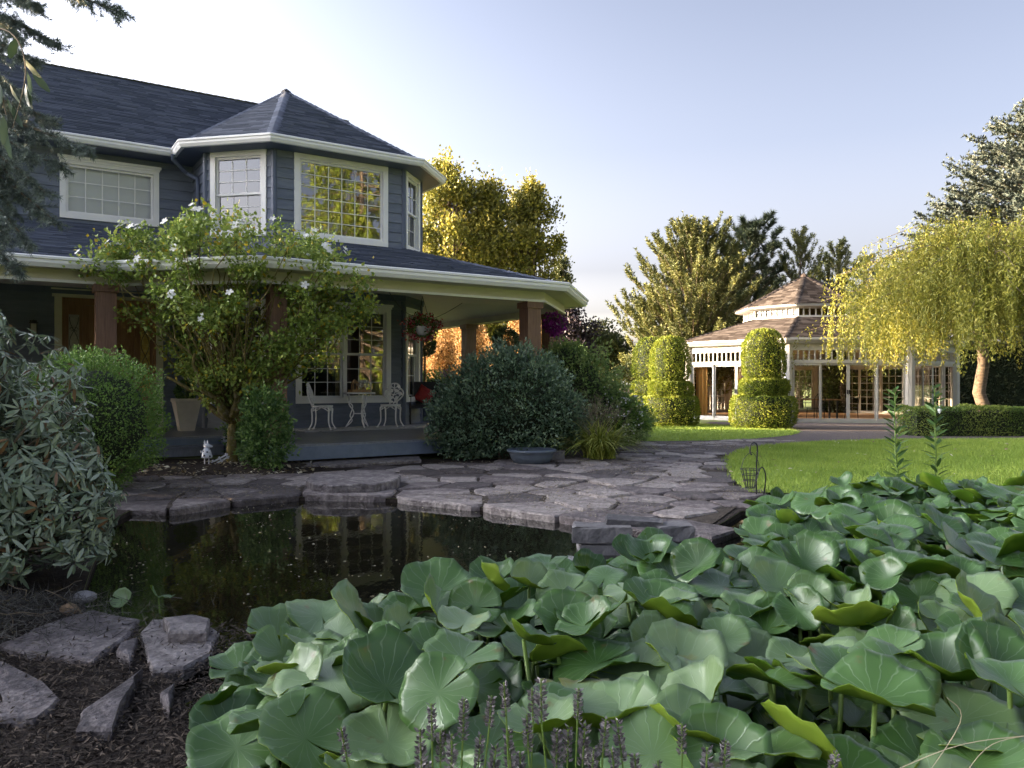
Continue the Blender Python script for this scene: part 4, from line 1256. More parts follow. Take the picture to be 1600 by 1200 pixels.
t = thing('flower_vase', Hf(.1, 0, .013), 'low vase of white flowers on the table tray', 'vase')
mb = MB(); p = Hf(.1, 0, .0135); mb.lathe([(.035, 0), (.05, .03), (.045, .07), (.035, .09)], 12, tuple(p)); mb.build('vase', M['brownwood'], t, smooth=True)
r = np.random.default_rng(8)
pp = r.normal(size=(160, 3)); pp = nrm(pp) * np.array([.12, .1, .06]) + np.array(p) + [0, 0, .15]
tag(leaf_obj('flowers', pp, nrm(pp - np.array(p) - [0, 0, .1]) + r.normal(size=(160, 3)) * .4, .045, .045, M['f_petal'], t, rng=r), kind='stuff')

def topiary_ball(name_loc, r_, stem, pot_fn, label, n=1500, mat='f_dkrhodo', cat='topiary'):
    pass
def ball_points(rng, n, c, radii, jit=.1, lum=.12, s=1.5, zmin=None):
    d = nrm(rng.normal(size=(n, 3)))
    k = np.array([1 + lum * lump_noise((a*s + c[0], b*s + c[1], e*s + c[2]), 1.7) * 2 for a, b, e in d])
    rr = k * (1 - jit * rng.random(n) ** 1.5)
    p = d * rr[:, None] * np.array(radii) + np.array(c)
    nn = nrm(d / np.array(radii))
    if zmin is not None:
        m_ = p[:, 2] > zmin; p, nn, k = p[m_], nn[m_], k[m_]
    return p, nn, k
# tapered planter with a clipped ball by the entrance
pb = P(291, 670, 15.3); pb.z = DECK + .001
t = thing('tapered_planter', pb, 'tall tapered cream planter beside the front door steps', 'planter')
mb = MB(lambda x, y, z: pb + Vector((UX*x - UY*y, UY*x + UX*y, z)))
mb.rings([[(sx*w, sy*w, z) for sx, sy in ((-1,-1),(1,-1),(1,1),(-1,1))] for w, z in ((.13, 0), (.225, .55), (.24, .56), (.24, .62), (.205, .62), (.20, .54))]); mb.build('pot', M['terracream'], t)
mb = MB(lambda x, y, z: pb + Vector((x, y, z))); mb.lathe([(.19, .54), (.1, .56)], 4, cap=True); mb.build('soil', M['soil'], t)
t2 = thing('ball_topiary', pb + Vector((0, 0, .55)), 'dark clipped ball shrub growing in the tapered cream planter', 'shrub')
mb = MB(); mb.tube([pb + Vector((0, 0, .55)), pb + Vector((0, 0, 1.3))], .02, 6); mb.build('stem', M['twig'], t2)
for q, (zc, rr) in enumerate(((.76, .20), (1.25, .19))):
    rg = np.random.default_rng(30 + q)
    p, nn, k = ball_points(rg, 2200, pb + Vector((0, 0, zc)), (rr, rr, rr), .3)
    leaf_obj('foliage', p, nn + rg.normal(size=p.shape) * .6, .04, .022, M['f_porch'], t2, rng=rg)
# ball topiaries on the far side of the porch
for (px, py, d, rr, lab, zb) in ((790, 533, 17.6, .30, 'dark clipped ball topiary on a stem rising above the big dark shrub', 0), (664, 540, 19.3, .26, 'small dark ball topiary beside the turret window', 1)):
    p0 = P(px, py, d)
    t = thing('ball_topiary', (p0.x, p0.y, DECK), lab, 'shrub')
    mb = MB(); mb.lathe([(.14, 0), (.19, .3), (.2, .32), (.17, .32)], 14, (p0.x, p0.y, DECK + .001)); mb.build('pot', M['bluepot'], t, smooth=True)
    mb = MB(); mb.tube([(p0.x, p0.y, DECK + .3), (p0.x, p0.y, p0.z)], .022, 6); mb.build('stem', M['twig'], t)
    rg = np.random.default_rng(int(px))
    p, nn, k = ball_points(rg, 2600, p0, (rr, rr, rr * .95), .35)
    leaf_obj('foliage', p, nn + rg.normal(size=p.shape) * .6, .055, .028, M['f_dkrhodo'], t, rng=rg)
# hanging baskets
def basket(p0, r_, label, petal, top, seed, green='f_porch', n=560, spread=1.7, full=False):
    t = thing('hanging_basket', p0, label, 'hanging basket', None)
    mb = MB(); mb.lathe([(.05, -.14), (.11, -.10), (r_, .0), (r_ + .01, .02), (r_ - .02, .02)], 16, tuple(p0)); mb.build('pot', M['plastic_white'], t, smooth=True)
    mb = MB()
    for k in range(3): 
        a = k * 2.1; mb.tube([(p0.x + r_*math.cos(a), p0.y + r_*math.sin(a), p0.z + .01), (p0.x, p0.y, top)], .004, 4)
    mb.build('hanger', M['black'], t)
    rg = np.random.default_rng(seed)
    p, nn, k = ball_points(rg, 900, p0 + Vector((0, 0, .03)), (r_*spread, r_*spread, r_*1.15), .5, .25)
    keep = ~((p[:, 1] < p0.y - r_*.4) & (np.abs(p[:, 0] - p0.x) < r_*.55) & (p[:, 2] < p0.z + .05))
    p, nn = p[keep], nn[keep]
    leaf_obj('foliage', p, nn + rg.normal(size=p.shape) * .7, .06, .035, M[green], t, rng=rg)
    p, nn, k = ball_points(rg, n, p0, (r_*spread*1.12, r_*spread*1.12, r_*1.5), .3, .35)
    keep = ~((p[:, 1] < p0.y - r_*.4) & (np.abs(p[:, 0] - p0.x) < r_*.5) & (p[:, 2] < p0.z + .05)) | full
    p, nn = p[keep], nn[keep]
    tag(leaf_obj('flowers', p, nn + rg.normal(size=p.shape) * .9, .05, .045, M[petal], t, rng=rg), kind='stuff')
basket(P(660, 512, 14.3), .16, 'white hanging basket of red and pink flowers under the porch', 'f_red', 2.78, 41)
basket(P(866, 506, 15.6), .13, 'hanging basket of bright purple flowers between two cedar posts', 'f_purple', 2.70, 42, n=1500, spread=1.35, full=True)
# armchair and cushion behind the turret corner
pc = P(664, 660, 18.0); pc.z = DECK + .001
t = thing('patio_armchair', pc, 'dark framed patio armchair holding a red cushion on the porch', 'chair')
mb = MB(lambda x, y, z: pc + Vector((x, y, z))); mb.box(-.28, .28, -.28, .28, .36, .42); mb.build('seat', M['black'], t)
mb = MB(lambda x, y, z: pc + Vector((x, y, z))); mb.box(-.28, .28, .24, .29, .4201, .95); mb.build('backrest', M['black'], t)
for sx in (-1, 1):
    mb = MB(lambda x, y, z: pc + Vector((x, y, z))); mb.box(sx*.3 - .02, sx*.3 + .02, -.28, .28, .60, .64); mb.build('armrest', M['black'], t)
    for sy in (-1, 1):
        mb = MB(lambda x, y, z: pc + Vector((x, y, z))); mb.box(sx*.3 - .02, sx*.3 + .02, sy*.26 - .02, sy*.26 + .02, 0, .5999); mb.build('leg', M['black'], t)
mb = MB(); rings = []
for y, k in ((-.08, .55), (-.06, .85), (0, 1), (.06, .85), (.08, .55)):
    rings.append([(x*.2*k, y, z*.2*k) for x, z in ((-1,-1),(0,-.9),(1,-1),(.9,0),(1,1),(0,.9),(-1,1),(-.9,0))])
mb.rings(rings); cu = mb.build('cushion', M['red'], None, smooth=True); cu.location = pc + Vector((-.02, .12, .64)); cu.rotation_euler = (-.25, .5, 0)
tag(cu, 'red square cushion leaning in the patio armchair', 'cushion')
# doorbell
mb = MB(f_main); mb.box(12.42, 12.49, -.06, -.035, 1.55, 1.68, 0); mb.box(12.44, 12.47, -.068, -.0601, 1.58, 1.61, 1); mb.build('doorbell', [M['black'], M['white']], house)
# dark pot under the porch shrub
p0 = G(392, 716, 0.0); p0.z = .0
t = thing('dark_pot', p0, 'low dark square pot beside the flowering tree trunk', 'pot')
mb = MB(lambda x, y, z: p0 + Vector((x, y, z))); mb.rings([[(sx*w, sy*w*.7, z) for sx, sy in ((-1,-1),(1,-1),(1,1),(-1,1))] for w, z in ((.22, 0), (.27, .2), (.28, .22), (.24, .22), (.22, .17))]); mb.build('pot', M['navytrim'], t)
# spotted animal ornament
p0 = P(323, 717, 11.35); p0.z = .03
t = thing('animal_ornament', p0, 'white metal spotted dog ornament standing on thin legs by the tree', 'ornament')
q = lambda x, y, z: p0 + Vector((x, y, z))
for s in (-1, 1):
    mb = MB(q); mb.tube([(s*.03, 0, 0), (s*.03, 0, .12)], .009, 6); mb.lathe([(.018, 0), (.014, .012)], 8, (s*.03, -.008, 0)); mb.build('leg', M['whitemetal'], t)
mb = MB(q); mb.lathe([(.0, .105), (.075, .115), (.078, .135), (.06, .2), (.04, .25), (.02, .265)], 14); mb.build('body', M['whitemetal'], t, smooth=True)
mb = MB(q); 
mb.rings([[(x + .05*k*math.cos(a), .038*k*math.sin(a), .285 + z + .036*k*math.sin(a+1.57)*.0 + .0) for a in np.linspace(0, 6.283, 11)[:-1]] for x, z, k in ((0,-.03,.5),(0,-.015,.95),(.008,0,1.1),(.006,.018,.95),(.0,.034,.45))])
mb.rings([[(x, .022*k*math.cos(a), .277 + .018*k*math.sin(a)) for a in np.linspace(0, 6.283, 9)[:-1]] for x, k in ((.035, 1.1), (.075, .85), (.088, .5))])
head = mb.build('head', M['whitemetal'], t, smooth=True)
for s in (-1, 1):
    mb = MB(q); mb.rings([[(s*.02 - .01 + .012*k*math.cos(a), .012*k*math.sin(a)*.6, z) for a in np.linspace(0, 6.283, 8)[:-1]] for z, k in ((.31, .6), (.335, 1.1), (.37, .4))]); mb.build('ear', M['whitemetal'], head)
    mb = MB(q); mb.tube([(s*.045, 0, .225), (s*.07, -.03, .19), (s*.06, -.06, .22)], .008, 6); mb.build('arm', M['whitemetal'], t)
for (a, z, sz) in ((-1.7, .15, .018), (-1.1, .2, .014), (-2.2, .21, .013), (-.6, .14, .015), (-2.6, .14, .014)):
    rr = .078 - (z - .125) * .3
    mb = MB(q); cc = Vector((rr*math.cos(a), rr*math.sin(a), z)); nn = Vector((math.cos(a), math.sin(a), .35)).normalized(); e1 = nn.cross(Vector((0,0,1))).normalized(); e2 = nn.cross(e1)
    mb.rings([[tuple(cc + nn*h + (e1*math.cos(b) + e2*math.sin(b))*sz*k) for b in np.linspace(0, 6.283, 9)[:-1]] for h, k in ((-.004, 1), (.004, .9), (.006, .3))]); mb.build('spot', M['black'], t)
mb = MB(q); mb.lathe([(.004, 0), (.007, .004), (.002, .009)], 8, (.088, -.0, .276)); mb.build('nose', M['black'], head)
# small white board
p1 = P(346, 716, 11.5); p1.z = .04
mb = MB()
mb.box(-.13, .13, -.01, .01, 0, .02); mb.box(-.13, .13, -.01, .01, .04, .06)
for x in (-.1, 0, .1): mb.box(x - .012, x + .012, .0101, .02, -.02, .075)
o = mb.build('slatted_board', M['whitemetal'], None); o.location = p1 + Vector((0, 0, .04)); o.rotation_euler = (.2, -.5, .2)
tag(o, 'tiny white slatted board leaning beside the tree trunk', 'board')

# ================================================================ VEGETATION
def limb(rg, p, q, n=6, wob=.08, sag=0.0):
    """a wobbling path from p to q"""
    p, q = np.array(p, float), np.array(q, float)
    L = np.linalg.norm(q - p); out = []
    off = np.zeros(3)
    for i in range(n + 1):
        t = i / n
        if 0 < i < n: off = off * .6 + rg.normal(size=3) * wob * L
        o = p + (q - p) * t + off * math.sin(math.pi * t)
        o[2] += sag * L * math.sin(math.pi * t)
        out.append(Vector(o))
    return out
def taper(r0, r1, n): return [r0 + (r1 - r0) * i / n for i in range(n + 1)]

def clump_tree(name, base, trunk_top, centres, cr, per, leaf, mat, label, cat, seed, trunk_r=.15, group=None, bark='bark', up=.2, lum=.25, flat=.85, fork=None, leafkind=LEAF_KITE, jit=.55, tone=.35, limb_r=.28):
    base = Vector(base)
    t = thing(name, base, label, cat, group)
    rg = np.random.default_rng(seed)
    tk = MB()
    tt = Vector(trunk_top)
    tk.tube(limb(rg, base - Vector((0,0,.05)), tt, 7, .015), taper(trunk_r, trunk_r * .35, 7), 8)
    tk.build('trunk', M[bark], t, smooth=True)
    P_, N_, R_ = [], [], []
    lb = MB()
    for c in centres:
        c = Vector(c)
        h = max(.15, min(.9, (c.z - base.z) / max(.1, tt.z - base.z) - .25))
        s = base.lerp(tt, h) if fork is None else Vector(fork)
        lb.tube(limb(rg, s, c, 4, .06), taper(trunk_r * limb_r, trunk_r * .06, 4), 5)
        r_ = cr * rg.uniform(.7, 1.3)
        p, nn, k = ball_points(rg, per, c, (r_, r_, r_ * flat), jit, lum)
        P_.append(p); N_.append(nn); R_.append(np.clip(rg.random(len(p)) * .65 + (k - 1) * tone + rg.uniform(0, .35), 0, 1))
    lb.build('limb', M[bark], t, smooth=True)
    p = np.concatenate(P_); nn = np.concatenate(N_)
    d = nn * .6 + rg.normal(size=p.shape) * .7; d[:, 2] += up
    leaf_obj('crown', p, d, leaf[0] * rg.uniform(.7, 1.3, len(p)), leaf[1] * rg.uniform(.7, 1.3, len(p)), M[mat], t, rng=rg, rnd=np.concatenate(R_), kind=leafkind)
    return t

def needle_shoots(rg, B, D, Ls, n, nl, nw, spread=.8, tuft=NEEDLE):
    """needles around shoots: B bases (S,3), D directions, Ls lengths"""
    B = np.asarray(B); D = nrm(np.asarray(D)); Ls = np.asarray(Ls)
    S = len(B)
    t = rg.random((S, n))
    pos = B[:, None] + D[:, None] * (Ls[:, None] * t)[..., None]
    rd = rg.normal(size=(S, n, 3)); rd = nrm(rd - (rd * D[:, None]).sum(-1, keepdims=True) * D[:, None])
    d = D[:, None] * (1 - spread * .55) + rd * spread
    return pos.reshape(-1, 3), d.reshape(-1, 3), np.repeat(rg.random(S) * .55, n) + rg.random(S * n) * .45

def conifer(name, base, Hh, R, mat, label, cat, seed, z0=.4, levels=20, per=9, shootL=.35, nper=22, nl=.10, nw=.02, style='pine', trunk_r=.2, group=None, power=.8, sub=5, az=None, bark='bark', gaps=.0, top=1.0, droop=0.0):
    base = Vector(base)
    t = thing(name, base, label, cat, group)
    rg = np.random.default_rng(seed)
    mb = MB(); mb.tube(limb(rg, base - Vector((0,0,.05)), base + Vector((0, 0, Hh * .97)), 8, .006), taper(trunk_r, .02, 8), 8); mb.build('trunk', M[bark], t, smooth=True)
    br = MB(); B, D, Ls = [], [], []
    for i in range(levels):
        u = i / (levels - 1)
        z = z0 + (Hh - z0) * u ** .92
        Rr = R * (1 - u) ** power + .12
        for k in range(max(3, int(per * (1 - .45 * u)))):
            if rg.random() < gaps: continue
            a = rg.uniform(0, 2 * math.pi)
            L = Rr * rg.uniform(.72, 1.12)
            rise = .5 * u * (.3 if style == 'fir' else 1) - .5 * u + {'pine': .32, 'spruce': .02, 'droop': -.25, 'fir': .06}[style] + .5 * u + rg.normal() * .08
            p0 = np.array(base) + [0, 0, z]
            dirh = np.array([math.cos(a), math.sin(a), 0])
            def bp(s): return p0 + dirh * L * s + np.array([0, 0, L * (rise * s + {'pine': .25, 'spruce': .25, 'droop': -.25, 'fir': .08}[style] * s * s)])
            br.tube([Vector(bp(s)) for s in (0, .35, .7, 1)], taper(trunk_r * .16 * (1 - u * .6), .008, 3), 4)
            side = np.array([-dirh[1], dirh[0], 0])
            m = max(2, int(sub * L / max(.3, R) * 2.0))
            for j in range(m):
                s = .25 + .75 * (j + rg.random()) / m
                tw = side * rg.choice([-1, 1]) * rg.uniform(.25, .9) * (1 - .5 * s)
                d = dirh * .7 + tw + [0, 0, rise * .6]
                if style == 'pine': d = d * .6 + np.array([0, 0, rg.uniform(.5, 1.2)])
                elif style == 'fir': d = d + np.array([0, 0, rg.uniform(.0, .55)])
                elif style == 'droop': d = d + np.array([0, 0, -rg.uniform(.5, 1.3)])
                else: d = d + np.array([0, 0, rg.uniform(-.15, .25)])
                off = side * rg.uniform(-1, 1) * L * .22 * (1.1 - s)
                B.append(bp(s) + off + [0, 0, rg.normal() * .05]); D.append(d); Ls.append(shootL * rg.uniform(.6, 1.3))
            B.append(bp(.92)); D.append(dirh + [0, 0, rise + (.9 if style == 'pine' else 0)]); Ls.append(shootL)
    for q in range(6): B.append(np.array(base) + [0, 0, Hh * .97 - .25 * q * shootL]); D.append(np.array([rg.normal() * .15, rg.normal() * .15, 1])); Ls.append(shootL * 1.6)
    br.build('branches', M[bark], t)
    pos, d, rn = needle_shoots(rg, B, D, Ls, nper, nl, nw)
    leaf_obj('crown', pos, d, nl * rg.uniform(.7, 1.2, len(pos)), nw, M[mat], t, rng=rg, rnd=rn, kind=NEEDLE)
    return t

def bush(name, base, lobes, n, leaf, mat, label, cat, seed, group=None, jit=.25, lum=.18, core=True, kind=LEAF_KITE, up=.3, stems=6, tilt=.6):
    base = Vector(base)
    t = thing(name, base, label, cat, group)
    rg = np.random.default_rng(seed)
    P_, N_, R_ = [], [], []
    area = sum(r[0] * r[2] for c, r in lobes)
    sb = MB()
    for c, r_ in lobes:
        p, nn, k = ball_points(rg, int(n * r_[0] * r_[2] / area), c, r_, jit, lum, 2.2, zmin=base.z + .02)
        inn = np.zeros(len(p), bool)
        for c2, r2 in lobes:
            if c2 is c: continue
            inn |= (((p - np.array(c2)) / (np.array(r2) * .8)) ** 2).sum(1) < 1
        p, nn, k = p[~inn], nn[~inn], k[~inn]
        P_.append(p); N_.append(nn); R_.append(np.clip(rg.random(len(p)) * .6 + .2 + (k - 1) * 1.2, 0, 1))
        for j in range(stems if core else 0):
            q = np.array(c) + rg.normal(size=3) * np.array(r_) * .35
            sb.tube(limb(rg, base + Vector((rg.normal() * .08, rg.normal() * .08, -.03)), q, 5, .06), taper(.018, .006, 5), 5)
    sb.build('stems', M['twig'], t)
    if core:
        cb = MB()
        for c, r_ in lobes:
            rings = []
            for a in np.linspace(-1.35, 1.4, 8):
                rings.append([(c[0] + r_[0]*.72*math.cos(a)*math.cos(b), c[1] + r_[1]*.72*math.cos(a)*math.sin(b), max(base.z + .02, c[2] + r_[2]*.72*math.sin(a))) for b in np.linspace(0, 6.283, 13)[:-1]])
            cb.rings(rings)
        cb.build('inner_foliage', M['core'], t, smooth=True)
    p = np.concatenate(P_); nn = np.concatenate(N_)
    d = nn * .7 + rg.normal(size=p.shape) * tilt; d[:, 2] += up
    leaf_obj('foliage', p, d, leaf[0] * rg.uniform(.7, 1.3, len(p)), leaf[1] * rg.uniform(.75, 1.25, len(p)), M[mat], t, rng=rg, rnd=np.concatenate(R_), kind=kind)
    return t
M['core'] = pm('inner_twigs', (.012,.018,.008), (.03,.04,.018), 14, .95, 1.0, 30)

# ---------------------------------------------------------------- flowering tree before the porch
rg = np.random.default_rng(77)
hb = P(363, 719, 11.7); hb.z = .03
cen = []
LZ = [.95, 1.3, 1.58, 2.14, 2.6, 3.0, 3.35, 3.6]; LL = [-.2, -.5, -.8, -1.35, -1.8, -2.05, -1.6, -.9]; LR = [.3, .55, 1.25, 1.95, 2.0, 1.8, 1.3, .6]
while len(cen) < 150:
    Z = 1.0 + 2.5 * rg.random() ** .75; u_ = rg.random()
    xl, xr = float(np.interp(Z, LZ, LL)), float(np.interp(Z, LZ, LR))
    X = xl + (xr - xl) * u_; w_ = 1.25 * math.sqrt(max(.05, 1 - (2 * u_ - 1) ** 2)) * min(1, .35 + .4 * (Z - .9))
    cen.append((hb.x + X, hb.y + rg.uniform(-w_, w_), Z))
tree_h = clump_tree('flowering_tree', hb, P(362, 640, 11.7), cen, .26, 170, (.066, .046), 'f_hib', 'low spreading tree with yellow green leaves and white blooms', 'tree', 78, trunk_r=.095, bark='moss_bark', fork=P(362, 645, 11.7), up=-.1, jit=.9, lum=.4, tone=.6, limb_r=.15)
mb = MB()
fk = P(362, 648, 11.7)
for k in range(11):
    a = k * .6; q = fk + Vector((math.cos(a) * rg.uniform(.5, 1.1), math.sin(a) * rg.uniform(.4, .8), rg.uniform(.5, 1.0)))
    mb.tube(limb(rg, fk - Vector((0, 0, .1)), q, 6, .07), taper(.055, .018, 6), 7)
mb.build('fork', M['moss_bark'], tree_h, smooth=True)
# white blooms, one object each
def petal_mesh(seed):
    r = random.Random(seed); mb = MB()
    for k in range(5):
        a = k * 2 * math.pi / 5 + r.uniform(-.1, .1); e = Vector((math.cos(a), math.sin(a), 0)); s = Vector((-e.y, e.x, 0)); L = r.uniform(.85, 1.05)
        up = Vector((0, 0, 1))
        b0 = up * .02; m1 = e * .45 * L + s * .30 + up * .12; m2 = e * .45 * L - s * .30 + up * .12; t1 = e * .95 * L + s * .28 + up * .22; t2 = e * .95 * L - s * .28 + up * .22; tm = e * 1.05 * L + up * .14
        mb.face([b0, m2, m1]); mb.face([m1, m2, t2, tm, t1])
    me = bpy.data.meshes.new('bloom'); me.from_pydata(mb.v, [], mb.f); me.materials.append(M['f_petal'])
    at = me.attributes.new('rnd', 'FLOAT', 'FACE'); at.data.foreach_set('value', [r.random() for _ in mb.f])
    return me
blooms = [petal_mesh(k) for k in range(4)]
cs = sorted(cen, key=lambda c: -c[2])
spots = [cs[i] for i in rg.choice(50, 75)] + [cs[50 + i] for i in rg.choice(90, 22)]
for k, c in enumerate(spots):
    o = link('bloom', blooms[k % 4], tree_h)
    d = (Vector(c) - Vector((hb.x, hb.y, 1.9))) * .55 + Vector((rg.normal() * .4, -abs(rg.normal()) * .8 - .2, abs(rg.normal()) * .5 + .2)); d.normalize()
    o.location = Vector(c) + d * rg.uniform(.16, .27) - hb
    o.rotation_euler = d.to_track_quat('Z', 'Y').to_euler(); s = rg.uniform(.042, .068); o.scale = (s, s, s)

# ---------------------------------------------------------------- shrubs round the house and pond
c = P(152, 668, 8.9)
bush('clipped_shrub', (c.x, c.y, 0), [((c.x, c.y, .78), (.70, .80, .80)), ((c.x - .45, c.y + .3, .80), (.62, .7, .78))], 34000, (.032, .018), 'f_box', 'rounded bright green clipped shrub before the front door', 'shrub', 81, jit=.2, lum=.11, up=.45)
b0 = P(680, 705, 13.2)
bush('dark_shrub', (-.1, 13.0, 0), [((-.1, 13.0, .85), (1.16, .85, .92)), ((-.75, 12.9, .55), (.62, .6, .6)), ((.6, 13.0, .62), (.62, .6, .62)), ((.05, 12.95, 1.25), (.7, .6, .55))], 30000, (.06, .028), 'f_dkrhodo', 'large rounded dark green shrub at the corner of the deck', 'shrub', 82, kind=LEAF_OVAL, jit=.28, lum=.16, up=.5)
c = P(416, 655, 11.0)
bush('glossy_shrub', (c.x, c.y, 0), [((c.x, c.y, .42), (.36, .3, .44)), ((c.x - .62, c.y + 1.3, .42), (.36, .3, .45)), ((c.x + .05, c.y, .72), (.24, .28, .40)), ((c.x - .15, c.y, .85), (.18, .2, .28))], 9000, (.07, .03), 'f_porch', 'loose leafy green shrub behind the flowering tree trunk', 'shrub', 83, jit=.6, lum=.3, core=False)
bush('pale_shrub', (1.55, 15.6, 0), [((1.2, 15.6, 1.05), (.8, .7, .95)), ((1.75, 15.9, .65), (.72, .7, .68)), ((1.05, 15.4, 1.65), (.42, .4, .35)), ((2.25, 16.0, .4), (.5, .5, .42))], 16000, (.075, .042), 'f_shrub', 'mid green flowering shrub spreading beyond the right porch posts', 'shrub', 84, jit=.45, lum=.3, core=True)
rg = np.random.default_rng(85)
p, nn, k = ball_points(rg, 220, (2.0, 15.6, .62), (.6, .5, .45), .2, .3); 
t = thing('white_flower_shrub', (2.3, 16.1, 0), 'shrub with clusters of small white flowers beside the pale shrub', 'shrub')
tag(leaf_obj('flowers', p, nn + rg.normal(size=p.shape) * .6, .045, .045, M['f_petal'], t, rng=rg), kind='stuff')
p, nn, k = ball_points(rg, 5000, (2.1, 15.9, .5), (.6, .5, .46), .4, .3)
leaf_obj('foliage', p, nn + rg.normal(size=p.shape) * .6, .07, .04, M['f_box'], t, rng=rg)
mb = MB()
for k in range(8): mb.tube(limb(rg, (2.2, 16.0, -.02), (2.15 + rg.normal() * .3, 15.9 + rg.normal() * .2, .9), 4, .05), taper(.014, .005, 4), 5)
tag(mb.build('stems', M['twig'], t), kind='stuff')
c = P(985, 660, 17.2)
bush('low_shrub', (c.x, c.y, hz(c.y)), [((c.x, c.y, .3), (.5, .45, .38)), ((c.x - .5, c.y + .1, .35), (.45, .4, .4))], 6000, (.05, .02), 'f_shrub', 'low dull green shrub at the edge of the far lawn', 'shrub', 86, jit=.45)
c = P(1000, 640, 24); c.z = hz(24)
bush('golden_shrub', (c.x, c.y, c.z), [((c.x - .3, c.y, .1), (.8, .5, .35))], 4000, (.06, .03), 'f_gold', 'low golden shrub beside the pair of topiaries', 'shrub', 87, jit=.4)
# shrubs behind the porch
for k, (px, py, d, rr, hh, mat, lab) in enumerate(((680, 570, 22, (.8, .8), 1.5, 'f_shrub', 'bright green shrub with lilac flower heads behind the porch'),
        (735, 590, 23, (1.0, .8), 1.1, 'f_shrub', 'green shrub growing between the rusty hedge and the porch'))):
    c = P(px, py, d); b = Vector((c.x, c.y, hz(d)))
    tt = bush('porch_shrub', b, [((c.x, c.y, hh * .5), (rr[0], rr[1], hh * .55)), ((c.x + .5, c.y, hh * .4), (rr[0] * .7, rr[1], hh * .42))], 6000, (.09, .05), mat, lab, 'shrub', 90 + k, jit=.5)
    if k == 0:
        rg = np.random.default_rng(96)
        P_ = []
        for j in range(9):
            cc = np.array([c.x, c.y - .75, 1.0]) + rg.normal(size=3) * [.5, .1, .25]
            P_.append(cc + rg.normal(size=(60, 3)) * .07)
        P_ = np.concatenate(P_); leaf_obj('flowers', P_, rg.normal(size=P_.shape), .05, .045, M['f_lilac'], tt, rng=rg)
# rusty clipped conifer hedge lit by the sun behind the porch
rg = np.random.default_rng(97)
hx0, hx1, hy = -5.2, 1.6, 30.0
t = thing('rusty_hedge', (-2, hy, -.13), 'tall rusty orange brown hedge lit by the sun behind the porch', 'hedge')
n = 34000
x = rg.uniform(hx0, hx1, n); top = 3.3 + .55 * np.sin(x * 2.3) + .4 * np.sin(x * 5.1 + 1)
z = -.13 + (top + .13) * rg.random(n) ** .9
colx = np.cos((x - hx0) * 2 * math.pi / 1.15)
y = hy - .55 * (x + 2) - .5 - .35 * colx * (1 - z / 5) + rg.random(n) ** 2 * .8 + .25 * np.array([lump_noise((a * 1.5, b * 1.5, 0), 1) for a, b in zip(x, z)])
pos = np.stack([x, y, z], 1); d = np.stack([rg.normal(size=n) * .5 - .2, -np.ones(n) * .5 + rg.normal(size=n) * .4, .7 + rg.normal(size=n) * .5], 1)
leaf_obj('foliage', pos, d, .16 * rg.uniform(.6, 1.3, n), .045, M['f_tan'], t, rng=rg)
mb = MB()
for k in range(7): xx = hx0 + .6 + k; yy = hy - .55 * (xx + 2); mb.tube([(xx, yy + .2, -.15), (xx, yy + .25, 3.0)], .06, 6)
mb.build('trunks', M['bark'], t)
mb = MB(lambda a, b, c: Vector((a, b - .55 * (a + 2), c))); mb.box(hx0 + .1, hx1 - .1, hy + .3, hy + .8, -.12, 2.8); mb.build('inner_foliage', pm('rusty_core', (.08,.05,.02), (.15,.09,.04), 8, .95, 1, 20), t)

# ---------------------------------------------------------------- clipped topiaries and hedge
def tier_points(rg, prof, c, n):
    prof = np.array(prof, float); seg = np.diff(prof, axis=0); w = np.linalg.norm(seg, axis=1) * (prof[:-1, 0] + prof[1:, 0]) / 2 + 1e-6
    i = rg.choice(len(seg), n, p=w / w.sum()); t = rg.random(n)
    rz = prof[i] + seg[i] * t[:, None]; a = rg.uniform(0, 2 * math.pi, n)
    s = nrm(seg[i]); nr, nz = s[:, 1], -s[:, 0]
    lum = np.array([lump_noise((math.cos(q) * 1.6, math.sin(q) * 1.6, v * 1.8 + c[0]), 1.6) + .5 * lump_noise((math.cos(q) * 4, math.sin(q) * 4, v * 5 + c[0]), 1.6) for q, v in zip(a, rz[:, 1])]) * .075
    r_ = rz[:, 0] + (lum - rg.random(n) ** 2 * .10) * (rz[:, 0] > .05)
    p = np.stack([c[0] + r_ * np.cos(a), c[1] + r_ * np.sin(a), c[2] + rz[:, 1] + lum * .5 * nz], 1)
    nn = np.stack([nr * np.cos(a), nr * np.sin(a), nz], 1)
    return p, nn, lum
